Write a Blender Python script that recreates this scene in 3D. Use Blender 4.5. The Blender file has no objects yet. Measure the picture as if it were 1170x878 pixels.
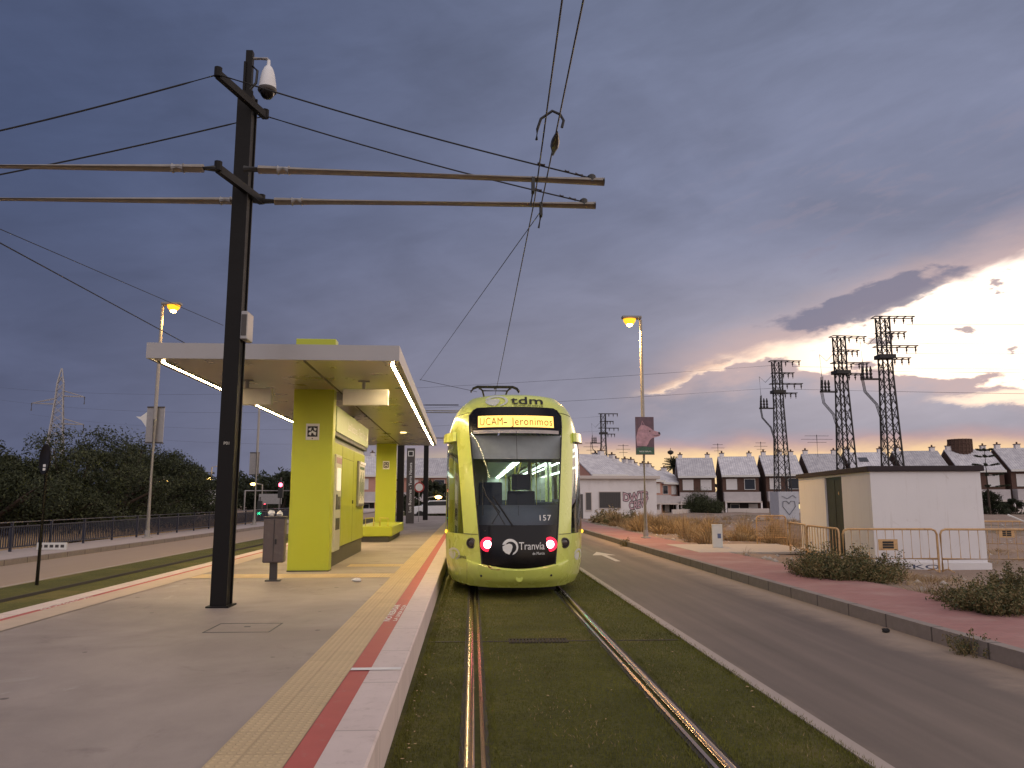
import bpy, bmesh, math, random
import numpy as np
from mathutils import Vector, Matrix
R = math.radians
rnd = random.Random(7)
SC = bpy.context.scene
COL = SC.collection

# ------------------------------------------------------------------ helpers
def sets(o, label=None, cat=None, group=None, kind=None):
    if label: o['label'] = label
    if cat: o['category'] = cat
    if group: o['group'] = group
    if kind: o['kind'] = kind
    return o

def empty(name, loc, rz=0.0, label=None, cat=None, group=None):
    o = bpy.data.objects.new(name, None); COL.objects.link(o)
    o.location = loc; o.rotation_euler = (0, 0, rz); o.empty_display_size = .2
    return sets(o, label, cat, group)

def copy_tree(o, parent=None):
    c = o.copy(); COL.objects.link(c)
    if parent is not None: c.parent = parent
    for ch in list(o.children): copy_tree(ch, c)
    return c

def frame_of(d):
    d = Vector(d).normalized()
    up = Vector((0, 0, 1)) if abs(d.z) < .95 else Vector((1, 0, 0))
    a = d.cross(up).normalized(); b = a.cross(d).normalized()
    return a, b

class MB:
    def __init__(s): s.v = []; s.f = []
    def add(s, vs, fs):
        n = len(s.v); s.v += [tuple(p) for p in vs]; s.f += [tuple(i + n for i in f) for f in fs]
    def quad(s, *p): s.add(p, [tuple(range(len(p)))])
    def box(s, x0, x1, y0, y1, z0, z1, rz=0, c=None):
        vs = [(x, y, z) for z in (z0, z1) for y in (y0, y1) for x in (x0, x1)]
        if rz:
            cx, cy = c if c else ((x0 + x1) / 2, (y0 + y1) / 2)
            ca, sa = math.cos(rz), math.sin(rz)
            vs = [(cx + (x - cx) * ca - (y - cy) * sa, cy + (x - cx) * sa + (y - cy) * ca, z) for x, y, z in vs]
        s.add(vs, [(0, 2, 3, 1), (4, 5, 7, 6), (0, 1, 5, 4), (2, 6, 7, 3), (0, 4, 6, 2), (1, 3, 7, 5)])
    def bar(s, p, q, w, h=None):
        h = h or w; p = Vector(p); q = Vector(q); a, b = frame_of(q - p)
        a = a * w / 2; b = b * h / 2
        s.add([p - a - b, p + a - b, p + a + b, p - a + b, q - a - b, q + a - b, q + a + b, q - a + b],
              [(0, 1, 2, 3), (7, 6, 5, 4), (0, 4, 5, 1), (1, 5, 6, 2), (2, 6, 7, 3), (3, 7, 4, 0)])
    def tube(s, pts, r, n=8, caps=True):
        pts = [Vector(p) for p in pts]; rs = r if isinstance(r, (list, tuple)) else [r] * len(pts)
        rings = []; a0 = None
        for i, p in enumerate(pts):
            d = (pts[min(i + 1, len(pts) - 1)] - pts[max(i - 1, 0)])
            if d.length < 1e-9: d = Vector((0, 0, 1))
            d.normalize()
            if a0 is None: a, b = frame_of(d)
            else:
                a = a0 - d * a0.dot(d)
                a = a.normalized() if a.length > 1e-6 else frame_of(d)[0]
                b = d.cross(a)
            a0 = a
            rings.append([p + (a * math.cos(t) + b * math.sin(t)) * rs[i] for t in [2 * math.pi * k / n for k in range(n)]])
        vs = [v for ring in rings for v in ring]; fs = []
        for i in range(len(pts) - 1):
            for k in range(n):
                fs.append((i * n + k, i * n + (k + 1) % n, (i + 1) * n + (k + 1) % n, (i + 1) * n + k))
        if caps:
            fs.append(tuple(range(n - 1, -1, -1))); fs.append(tuple((len(pts) - 1) * n + k for k in range(n)))
        s.add(vs, fs)
    def lathe(s, prof, c=(0, 0, 0), n=16, axis=(0, 0, 1)):
        # prof: list of (radius, along axis)
        ax = Vector(axis).normalized(); a, b = frame_of(ax); c = Vector(c)
        vs = []; fs = []
        for r, h in prof:
            for k in range(n):
                t = 2 * math.pi * k / n
                vs.append(c + ax * h + (a * math.cos(t) + b * math.sin(t)) * max(r, 1e-4))
        for i in range(len(prof) - 1):
            for k in range(n):
                fs.append((i * n + k, i * n + (k + 1) % n, (i + 1) * n + (k + 1) % n, (i + 1) * n + k))
        fs.append(tuple(range(n - 1, -1, -1))); fs.append(tuple((len(prof) - 1) * n + k for k in range(n)))
        s.add(vs, fs)
    def prism(s, poly, fn, t):
        # poly: 2D outline; fn(u,v,d)->3D; extruded between d=0 and d=t
        n = len(poly)
        vs = [fn(u, v, 0) for u, v in poly] + [fn(u, v, t) for u, v in poly]
        fs = [tuple(range(n)), tuple(range(2 * n - 1, n - 1, -1))]
        for i in range(n): fs.append((i, i + n, (i + 1) % n + n, (i + 1) % n))
        s.add(vs, fs)
    def grid(s, rows):
        m = len(rows[0]); n0 = len(s.v)
        s.v += [tuple(p) for r in rows for p in r]
        for i in range(len(rows) - 1):
            for j in range(m - 1):
                s.f.append((n0 + i * m + j, n0 + i * m + j + 1, n0 + (i + 1) * m + j + 1, n0 + (i + 1) * m + j))
    def build(s, name, m, parent=None, smooth=None, bevel=0, label=None, cat=None, group=None, kind=None, loc=None, flip=True):
        me = bpy.data.meshes.new(name); me.from_pydata(s.v, [], s.f)
        if flip:
            bm = bmesh.new(); bm.from_mesh(me); bmesh.ops.recalc_face_normals(bm, faces=bm.faces); bm.to_mesh(me); bm.free()
        if m: me.materials.append(m)
        o = bpy.data.objects.new(name, me); COL.objects.link(o)
        if parent: o.parent = parent
        if loc: o.location = loc
        if smooth:
            me.polygons.foreach_set('use_smooth', [True] * len(me.polygons)); me.set_sharp_from_angle(angle=R(smooth))
        if bevel:
            b = o.modifiers.new('edge', 'BEVEL'); b.width = bevel; b.segments = 2; b.limit_method = 'ANGLE'; b.angle_limit = R(40)
        me.update()
        return sets(o, label, cat, group, kind)

def raw_mesh(name, V, F, m, parent=None, mi=None, **k):
    # V (n,3) array, F (m,k) array with k constant
    me = bpy.data.meshes.new(name); V = np.asarray(V, np.float32); F = np.asarray(F, np.int32)
    kk = F.shape[1]
    me.vertices.add(len(V)); me.vertices.foreach_set('co', V.ravel())
    me.loops.add(F.size); me.loops.foreach_set('vertex_index', F.ravel())
    me.polygons.add(len(F)); me.polygons.foreach_set('loop_start', np.arange(0, F.size, kk, dtype=np.int32))
    for q in (m if isinstance(m, (list, tuple)) else [m]): me.materials.append(q)
    if mi is not None: me.polygons.foreach_set('material_index', np.asarray(mi, np.int32))
    me.update(calc_edges=True); me.validate()
    o = bpy.data.objects.new(name, me); COL.objects.link(o)
    if parent: o.parent = parent
    return sets(o, **k)

_tc = {}
def text2d(txt, size=1.0, offset=0.0, space=1.0, align='CENTER'):
    key = (txt, offset, space)
    if key not in _tc:
        cu = bpy.data.curves.new('lettering', 'FONT'); cu.body = txt; cu.size = 1; cu.offset = offset; cu.space_character = space
        cu.resolution_u = 3; cu.fill_mode = 'FRONT'
        o = bpy.data.objects.new('lettering', cu); COL.objects.link(o)
        bpy.context.view_layer.update()
        dg = bpy.context.evaluated_depsgraph_get()
        me = bpy.data.meshes.new_from_object(o.evaluated_get(dg))
        V = [(v.co.x, v.co.y) for v in me.vertices]; Fc = [tuple(p.vertices) for p in me.polygons]
        bpy.data.objects.remove(o); bpy.data.curves.remove(cu); bpy.data.meshes.remove(me)
        _tc[key] = (V, Fc)
    V, Fc = _tc[key]
    x0 = min(v[0] for v in V); x1 = max(v[0] for v in V)
    sh = (x0 + x1) / 2 if align == 'CENTER' else x0
    return [((v[0] - sh) * size, v[1] * size) for v in V], Fc, (x1 - x0) * size

def text_mb(mb, txt, size, fn, offset=0.0, space=1.0, align='CENTER', width=None):
    V, Fc, w = text2d(txt, size, offset, space, align)
    k = width / w if width else 1
    mb.add([fn(u * k, v) for u, v in V], Fc)

def ring_poly(r, a0, a1, n, c=(0, 0)):
    return [(c[0] + r * math.cos(R(a0 + (a1 - a0) * i / n)), c[1] + r * math.sin(R(a0 + (a1 - a0) * i / n))) for i in range(n + 1)]

# photograph measurements: a ray through a measured point, cut by a known plane of the place
CAM = Vector((0, 0, 1.61)); PITCH = R(8.37); YAW = R(2.83); FPX = 890.0
def P(px, py, X=None, Y=None, Z=None):
    x = (px - 585) / FPX; z = -(py - 439) / FPX
    y2 = math.cos(PITCH) - z * math.sin(PITCH); z2 = math.sin(PITCH) + z * math.cos(PITCH)
    r = Vector((x * math.cos(YAW) + y2 * math.sin(YAW), -x * math.sin(YAW) + y2 * math.cos(YAW), z2))
    t = (Z - CAM.z) / r.z if Z is not None else (Y / r.y if Y is not None else X / r.x)
    return CAM + r * t

# ------------------------------------------------------------------ materials
def nd(nt, t, **k):
    n = nt.nodes.new(t)
    for a, b in k.items():
        if a == 'inp':
            for i, v in b.items(): n.inputs[i].default_value = v
        else: setattr(n, a, b)
    return n
def math_n(nt, op, a, b=None, c=None, clamp=False):
    n = nt.nodes.new('ShaderNodeMath'); n.operation = op; n.use_clamp = clamp
    for i, v in enumerate((a, b, c)):
        if v is None: continue
        if isinstance(v, (int, float)): n.inputs[i].default_value = v
        else: nt.links.new(v, n.inputs[i])
    return n.outputs[0]
def sstep(nt, x, a, b):
    n = nt.nodes.new('ShaderNodeMapRange'); n.interpolation_type = 'SMOOTHSTEP'; n.clamp = True
    nt.links.new(x, n.inputs[0])
    for i, v in ((1, a), (2, b)):
        if isinstance(v, (int, float)): n.inputs[i].default_value = v
        else: nt.links.new(v, n.inputs[i])
    return n.outputs[0]
def mixc(nt, f, a, b, mode='MIX'):
    n = nt.nodes.new('ShaderNodeMix'); n.data_type = 'RGBA'; n.blend_type = mode
    for s, v in ((n.inputs[0], f), (n.inputs[6], a), (n.inputs[7], b)):
        if isinstance(v, (int, float)): s.default_value = v
        elif isinstance(v, (tuple, list)): s.default_value = (v[0], v[1], v[2], 1)
        else: nt.links.new(v, s)
    return n.outputs[2]
def noise(nt, vec, scale, detail=4, rough=.55, dist=0.0):
    n = nt.nodes.new('ShaderNodeTexNoise'); n.inputs['Scale'].default_value = scale; n.inputs['Detail'].default_value = detail
    n.inputs['Roughness'].default_value = rough; n.inputs['Distortion'].default_value = dist
    if vec is not None: nt.links.new(vec, n.inputs['Vector'])
    return n.outputs['Fac']
def new_mat(name):
    m = bpy.data.materials.new(name); m.use_nodes = True; nt = m.node_tree
    return m, nt, nt.nodes['Principled BSDF']
def oc(nt): return nt.nodes.new('ShaderNodeTexCoord').outputs['Object']
def bump(nt, b, h, strength=.3, dist=.01):
    n = nt.nodes.new('ShaderNodeBump'); n.inputs['Strength'].default_value = strength; n.inputs['Distance'].default_value = dist
    nt.links.new(h, n.inputs['Height']); nt.links.new(n.outputs[0], b.inputs['Normal'])

def mat(name, col, rough=.6, metal=0.0, var=.15, sc=6.0, big=None, bumps=0.0, bsc=40.0, spec=.5, dirt=None, coat=0.0):
    m, nt, b = new_mat(name); v = oc(nt)
    n1 = noise(nt, v, sc, 5)
    f = math_n(nt, 'MULTIPLY_ADD', n1, 2 * var * 1.6, 1 - var * 1.6)
    if big:
        n2 = noise(nt, v, big, 3)
        f = math_n(nt, 'MULTIPLY', f, math_n(nt, 'MULTIPLY_ADD', n2, var * 2, 1 - var))
    c = mixc(nt, 1.0, col, f, 'MULTIPLY')
    if dirt:
        d = sstep(nt, noise(nt, v, dirt[1], 6, .65), .5, .72)
        c = mixc(nt, math_n(nt, 'MULTIPLY', d, dirt[2]), c, dirt[0])
    nt.links.new(c, b.inputs['Base Color'])
    nt.links.new(math_n(nt, 'MULTIPLY_ADD', n1, .25, rough - .125, True), b.inputs['Roughness'])
    b.inputs['Metallic'].default_value = metal; b.inputs['Specular IOR Level'].default_value = spec
    if coat: b.inputs['Coat Weight'].default_value = coat; b.inputs['Coat Roughness'].default_value = .08
    if bumps: bump(nt, b, noise(nt, v, bsc, 4), bumps, .01)
    return m

def emit(name, col, s):
    m, nt, b = new_mat(name)
    b.inputs['Base Color'].default_value = (*[min(1, c) for c in col], 1); b.inputs['Emission Color'].default_value = (*col, 1)
    b.inputs['Emission Strength'].default_value = s
    return m

def glass(name, tint=(.5, .55, .55), refl=.12, rough=.02, opaque=0.0, opcol=(.02, .02, .025)):
    m = bpy.data.materials.new(name); m.use_nodes = True; nt = m.node_tree; nt.nodes.clear()
    out = nd(nt, 'ShaderNodeOutputMaterial'); tr = nd(nt, 'ShaderNodeBsdfTransparent'); tr.inputs[0].default_value = (*tint, 1)
    gl = nd(nt, 'ShaderNodeBsdfGlossy'); gl.inputs['Roughness'].default_value = rough; gl.inputs[0].default_value = (.9, .9, .9, 1)
    df = nd(nt, 'ShaderNodeBsdfDiffuse'); df.inputs[0].default_value = (*opcol, 1)
    m1 = nd(nt, 'ShaderNodeMixShader'); m1.inputs[0].default_value = opaque
    nt.links.new(tr.outputs[0], m1.inputs[1]); nt.links.new(df.outputs[0], m1.inputs[2])
    fr = nd(nt, 'ShaderNodeFresnel'); fr.inputs[0].default_value = 1.5
    fac = math_n(nt, 'MINIMUM', math_n(nt, 'MULTIPLY', math_n(nt, 'ADD', fr.outputs[0], refl - .04), .55 if name == 'windshield' else 1.0), .85, clamp=True)
    m2 = nd(nt, 'ShaderNodeMixShader'); nt.links.new(fac, m2.inputs[0])
    nt.links.new(m1.outputs[0], m2.inputs[1]); nt.links.new(gl.outputs[0], m2.inputs[2])
    nt.links.new(m2.outputs[0], out.inputs[0])
    return m

M = {}
LIME = (.51, .56, .04)
M['lime_paint'] = mat('lime_paint', LIME, .36, var=.025, sc=3, big=.5, dirt=((.36, .40, .05), 2.2, .16))
M['tram_paint'] = mat('tram_paint', (.68, .76, .17), .28, var=.03, sc=2.5, dirt=((.42, .48, .14), 4, .2), coat=.5)
M['tram_under'] = mat('tram_under', (.012, .012, .012), .7)
M['black_gloss'] = mat('black_gloss', (.006, .005, .006), .2, var=.1, spec=.3)
M['black'] = mat('black', (.015, .015, .016), .5)
M['mast_paint'] = mat('mast_paint', (.007, .006, .006), .6, var=.2, sc=8, big=1.2, spec=.25)
M['dark_grey'] = mat('dark_grey', (.06, .052, .05), .5, var=.15)
M['plinth'] = mat('plinth', (.10, .09, .075), .6, var=.2, sc=4)
M['bin_brown'] = mat('bin_brown', (.11, .085, .08), .5, var=.12, sc=9, dirt=((.2, .18, .16), 7, .25))
M['galv'] = mat('galv', (.32, .31, .31), .45, .6, var=.15, sc=10)
M['beam_metal'] = mat('beam_metal', (.38, .34, .30), .5, .25, var=.2, sc=7)
def steel():
    m, nt, b = new_mat('steel_rail'); v = oc(nt); mp = nd(nt, 'ShaderNodeMapping'); mp.inputs['Scale'].default_value = (60, .5, 1); nt.links.new(v, mp.inputs[0]); n1 = noise(nt, mp.outputs[0], 1, 4)
    c = mixc(nt, n1, (.26, .17, .12), (.50, .38, .28)); nt.links.new(c, b.inputs['Base Color']); b.inputs['Metallic'].default_value = 1.0; nt.links.new(math_n(nt, 'MULTIPLY_ADD', n1, .12, .17), b.inputs['Roughness']); return m
M['steel_rail'] = steel()
M['rail_side'] = mat('rail_side', (.026, .020, .016), .7, var=.3, sc=20)
M['fascia'] = mat('fascia', (.40, .385, .385), .4, .35, var=.05, sc=2, big=.5, dirt=((.38, .35, .33), 3, .35))
M['soffit'] = mat('soffit', (.46, .42, .36), .3, .5, var=.06, sc=1.5, big=.4)
M['white'] = mat('white', (.72, .72, .70), .6, var=.06)
M['cam_white'] = mat('cam_white', (.75, .76, .78), .35, var=.03)
M['silver_panel'] = mat('silver_panel', (.62, .60, .52), .5, .1, var=.05)
M['letter_white'] = mat('letter_white', (.8, .8, .78), .5, var=.03)
M['letter_black'] = mat('letter_black', (.01, .01, .01), .5, var=.05)
M['silver_logo'] = mat('silver_logo', (.66, .68, .62), .45, var=.03)
M['sign_green'] = mat('sign_green', (.22, .30, .10), .35, var=.05)
M['plate_dark'] = mat('plate_dark', (.02, .02, .02), .4)
M['concrete_pole'] = mat('concrete_pole', (.35, .33, .31), .7, var=.15, sc=10)
M['lamp_body'] = mat('lamp_body', (.25, .24, .23), .5, .3)
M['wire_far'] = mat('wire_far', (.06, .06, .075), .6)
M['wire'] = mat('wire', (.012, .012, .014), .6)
M['insulator'] = mat('insulator', (.06, .05, .05), .4)
M['lattice'] = mat('lattice', (.035, .033, .034), .6, .2, var=.25, sc=5)
M['barrier'] = mat('barrier_paint', (.60, .385, .19), .5, .1, var=.2, sc=9, dirt=((.22, .10, .05), 12, .6))
def hut_render():
    m, nt, b = new_mat('hut_render'); v = oc(nt); mp = nd(nt, 'ShaderNodeMapping'); mp.inputs['Scale'].default_value = (5, 5, .35); nt.links.new(v, mp.inputs[0])
    c = mixc(nt, noise(nt, v, 1.4, 5, .6), (.76, .75, .77), (.85, .84, .86))
    c = mixc(nt, math_n(nt, 'MULTIPLY', sstep(nt, noise(nt, mp.outputs[0], 1.6, 6, .7), .54, .76), .45), c, (.56, .52, .50))
    c = mixc(nt, math_n(nt, 'MULTIPLY', sstep(nt, noise(nt, v, 2.6, 8, .75, .6), .60, .70), .35), c, (.50, .45, .42))
    nt.links.new(c, b.inputs['Base Color']); b.inputs['Roughness'].default_value = .9; bump(nt, b, noise(nt, v, 60, 5), .25, .01); return m
M['hut_wall'] = hut_render() if 1 else mat('hut_wall', (.80, .79, .81), .85, var=.04, sc=2, big=.5, bumps=.15, bsc=70, dirt=((.62, .58, .56), 1.3, .3))
M['hut_roof'] = mat('hut_roof', (.035, .025, .03), .8, var=.2)
M['hut_door'] = mat('hut_door', (.018, .022, .012), .55, var=.15)
M['cream_wall'] = mat('cream_wall', (.62, .56, .52), .9, var=.06, sc=1.2, big=.3, bumps=.1)
M['white_wall'] = mat('white_wall', (.78, .75, .75), .9, var=.07, sc=1.0, big=.25, dirt=((.4, .36, .34), .9, .3))
M['pink_wall'] = mat('pink_wall', (.55, .30, .24), .9, var=.1)
M['shutter'] = mat('shutter', (.72, .70, .70), .6, var=.06, sc=14)
M['win_glass'] = mat('win_glass', (.03, .035, .045), .1, var=.1)
M['win_grey'] = mat('win_grey', (.09, .085, .085), .5, var=.1)
M['leaf_dark'] = mat('leaf_dark', (.022, .030, .011), .8, var=.4, sc=.9)
M['leaf_mid'] = mat('leaf_mid', (.05, .062, .022), .7, var=.4, sc=1.2)
M['leaf_bush'] = mat('leaf_bush', (.105, .105, .034), .7, var=.45, sc=3)
M['leaf_dry'] = mat('leaf_dry', (.20, .15, .065), .8, var=.4, sc=2.5)
M['straw'] = mat('straw', (.44, .31, .16), .9, var=.5, sc=.9)
M['straw_dark'] = mat('straw_dark', (.24, .155, .075), .9, var=.4, sc=.9)
M['bark'] = mat('bark', (.07, .05, .04), .9, var=.3, sc=12, bumps=.4)
M['paper'] = mat('paper', (.8, .78, .75), .7)
M['stone'] = mat('stone', (.45, .40, .36), .85, var=.2, sc=20, bumps=.3)
M['car_white'] = mat('car_white', (.7, .71, .74), .25, coat=.6, var=.02)
M['tyre'] = mat('tyre', (.015, .015, .015), .8)
M['fence_blue'] = mat('fence_blue', (.012, .016, .038), .5, var=.15)
M['banner'] = mat('banner_purple', (.13, .08, .11), .5, var=.3, sc=5)
M['banner_pink'] = mat('banner_pink', (.44, .27, .33), .5, var=.35, sc=9)
M['banner_green'] = mat('banner_green', (.05, .12, .085), .5, var=.5, sc=14)
M['red_lens'] = emit('red_lens', (1, .02, .06), 1.6)
M['red_core'] = emit('red_core', (1, .30, .34), 26)
M['amber'] = emit('amber', (1, .60, .05), 1.6)
M['led_board'] = emit('led_board', (1, .58, .13), 1.7)
M['led_dark'] = mat('led_dark', (.10, .05, .005), .5)
M['strip'] = emit('strip_light', (1, .74, .38), 125)
M['downlight'] = emit('downlight', (1, .75, .3), 3)
M['sodium'] = emit('sodium', (1, .40, .02), 1.9)
M['sodium_core'] = emit('sodium_core', (1, .60, .16), 70)
M['sodium_far'] = emit('sodium_far', (1, .60, .16), 12)
M['cool_lamp'] = emit('cool_lamp', (1, .95, .85), 14)
M['tram_light'] = emit('tram_light', (.85, 1, .86), 9)
M['green_lamp'] = emit('green_lamp', (.05, 1, .45), 14)
M['red_lamp'] = emit('red_lamp', (1, .06, .1), 14)
M['lit_window'] = emit('lit_window', (1, .82, .38), 1.0)
M['screen_lit'] = emit('screen_lit', (.9, .85, .7), .5)
M['windshield'] = glass('windshield', (.76, .82, .82), .03, .01, .06, (.03, .035, .05))
M['tram_glass'] = glass('tram_glass', (.28, .31, .30), .16, .02, .35, (.012, .012, .012))
M['dome_glass'] = glass('dome_glass', (.1, .1, .1), .1, .02, .5)
M['interior_wall'] = mat('interior_wall', (.55, .58, .55), .6)
M['interior_dark'] = mat('interior_dark', (.15, .165, .215), .6, var=.1)
M['seat_blue'] = mat('seat_blue', (.045, .05, .075), .7)
M['pole_yellow'] = mat('pole_yellow', (.6, .5, .08), .35)
# ------------------------------------------------------------------ ground surfaces
def sheet(name, poly, z, m, kind='structure', **k):
    b = MB(); b.quad(*[(x, y, z) for x, y in poly]); return b.build(name, m, kind=kind, **k)

def mat_dirt():
    m, nt, b = new_mat('dry_earth'); v = oc(nt)
    c = mixc(nt, noise(nt, v, .35, 6, .6), (.26, .185, .145), (.38, .285, .225))
    c = mixc(nt, sstep(nt, noise(nt, v, .12, 5, .6), .5, .66), c, (.15, .115, .06))
    c = mixc(nt, sstep(nt, noise(nt, v, 3, 6, .7), .55, .75), c, (.38, .31, .26))
    nt.links.new(c, b.inputs['Base Color']); b.inputs['Roughness'].default_value = .95
    bump(nt, b, noise(nt, v, 5, 8, .7), .8, .08); return m
def mat_asphalt():
    m, nt, b = new_mat('asphalt'); v = oc(nt)
    sp = noise(nt, v, 180, 2, .6); bg = noise(nt, v, .5, 5, .6)
    mp = nd(nt, 'ShaderNodeMapping'); mp.inputs['Scale'].default_value = (2.2, .08, 1); nt.links.new(v, mp.inputs[0])
    st = noise(nt, mp.outputs[0], 1.6, 4, .5)
    c = mixc(nt, sp, (.095, .072, .060), (.19, .148, .125))
    c = mixc(nt, 1.0, c, math_n(nt, 'MULTIPLY_ADD', bg, .5, .78), 'MULTIPLY')
    c = mixc(nt, 1.0, c, math_n(nt, 'MULTIPLY_ADD', st, 1.1, .45), 'MULTIPLY')
    cr = sstep(nt, noise(nt, v, 1.1, 8, .75), .64, .68)
    c = mixc(nt, math_n(nt, 'MULTIPLY', cr, .35), c, (.05, .045, .04))
    sx = nd(nt, 'ShaderNodeSeparateXYZ'); nt.links.new(v, sx.inputs[0])
    d = sstep(nt, math_n(nt, 'ADD', sx.outputs[0], math_n(nt, 'MULTIPLY', noise(nt, v, 1.4, 6, .7), .75)), 4.85, 5.5)
    d2 = sstep(nt, math_n(nt, 'SUBTRACT', math_n(nt, 'MULTIPLY', noise(nt, v, 1.2, 6, .7), .5), sx.outputs[0]), -2.4, -2.0)
    c = mixc(nt, math_n(nt, 'MULTIPLY', math_n(nt, 'ADD', d, d2, clamp=True), .7), c, (.46, .35, .26))
    nt.links.new(c, b.inputs['Base Color']); b.inputs['Roughness'].default_value = .72
    bump(nt, b, sp, .35, .006); return m
def mat_sidewalk():
    m, nt, b = new_mat('red_paving'); v = oc(nt)
    br = nd(nt, 'ShaderNodeTexBrick'); nt.links.new(v, br.inputs[0])
    br.inputs['Color1'].default_value = (.40, .19, .175, 1); br.inputs['Color2'].default_value = (.355, .165, .15, 1); br.inputs['Mortar'].default_value = (.28, .165, .15, 1)
    br.inputs['Scale'].default_value = 1; br.inputs['Brick Width'].default_value = .2; br.inputs['Row Height'].default_value = .1; br.inputs['Mortar Size'].default_value = .006
    c = mixc(nt, sstep(nt, noise(nt, v, .8, 6, .65), .42, .8), br.outputs[0], (.45, .30, .26))
    nt.links.new(c, b.inputs['Base Color']); b.inputs['Roughness'].default_value = .85
    bump(nt, b, br.outputs[1], -.3, .005); return m
def mat_kerb():
    m, nt, b = new_mat('kerb_stone'); v = oc(nt)
    sx = nd(nt, 'ShaderNodeSeparateXYZ'); nt.links.new(v, sx.inputs[0])
    fr = math_n(nt, 'ABSOLUTE', math_n(nt, 'SUBTRACT', math_n(nt, 'FRACT', sx.outputs[1]), .5))
    j = sstep(nt, fr, .478, .492)
    c = mixc(nt, noise(nt, v, 9, 6, .65), (.20, .165, .15), (.34, .29, .26))
    c = mixc(nt, math_n(nt, 'MULTIPLY', j, .8), c, (.06, .05, .045))
    nt.links.new(c, b.inputs['Base Color']); b.inputs['Roughness'].default_value = .85
    bump(nt, b, noise(nt, v, 60, 3), .3, .006); return m
def mat_platform():
    m, nt, b = new_mat('platform_concrete'); v = oc(nt)
    mp = nd(nt, 'ShaderNodeMapping'); mp.inputs['Scale'].default_value = (1, .45, 1); nt.links.new(v, mp.inputs[0])
    n1 = noise(nt, v, .55, 6, .6, .4); n2 = noise(nt, mp.outputs[0], 2.4, 6, .65); n3 = noise(nt, v, 240, 2)
    c = mixc(nt, sstep(nt, n1, .32, .68), (.25, .205, .18), (.36, .30, .265))
    c = mixc(nt, 1.0, c, math_n(nt, 'MULTIPLY_ADD', n2, .5, .75), 'MULTIPLY')
    c = mixc(nt, 1.0, c, math_n(nt, 'MULTIPLY_ADD', n3, .3, .85), 'MULTIPLY')
    sc = sstep(nt, noise(nt, mp.outputs[0], 1.3, 8, .72, .8), .60, .70)
    c = mixc(nt, math_n(nt, 'MULTIPLY', sc, .5), c, (.50, .45, .41))
    vo = nd(nt, 'ShaderNodeTexVoronoi'); vo.inputs['Scale'].default_value = 1.7; nt.links.new(v, vo.inputs['Vector'])
    sp = math_n(nt, 'LESS_THAN', vo.outputs['Distance'], math_n(nt, 'MULTIPLY', noise(nt, v, 9, 2), .10))
    c = mixc(nt, math_n(nt, 'MULTIPLY', sp, .75), c, (.06, .045, .04))
    dk = sstep(nt, noise(nt, v, .9, 7, .7, 1.2), .56, .70); c = mixc(nt, math_n(nt, 'MULTIPLY', dk, .42), c, (.13, .10, .09))
    ve = nd(nt, 'ShaderNodeTexVoronoi', feature='DISTANCE_TO_EDGE'); ve.inputs['Scale'].default_value = .33
    wv = nd(nt, 'ShaderNodeVectorMath', operation='ADD'); nz = nd(nt, 'ShaderNodeTexNoise'); nz.inputs['Scale'].default_value = 1.6; nz.inputs['Detail'].default_value = 6; nt.links.new(v, nz.inputs['Vector']); nt.links.new(v, wv.inputs[0]); nt.links.new(nz.outputs['Color'], wv.inputs[1]); nt.links.new(wv.outputs[0], ve.inputs['Vector'])
    ck = math_n(nt, 'MULTIPLY', sstep(nt, ve.outputs['Distance'], .006, .001), sstep(nt, noise(nt, v, .4, 3), .50, .60)); c = mixc(nt, math_n(nt, 'MULTIPLY', ck, .0), c, (.09, .07, .06))
    nt.links.new(c, b.inputs['Base Color']); nt.links.new(math_n(nt, 'MULTIPLY_ADD', n2, .3, .5), b.inputs['Roughness'])
    bump(nt, b, math_n(nt, 'ADD', n3, math_n(nt, 'MULTIPLY', n2, 2)), .25, .004); return m
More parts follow.
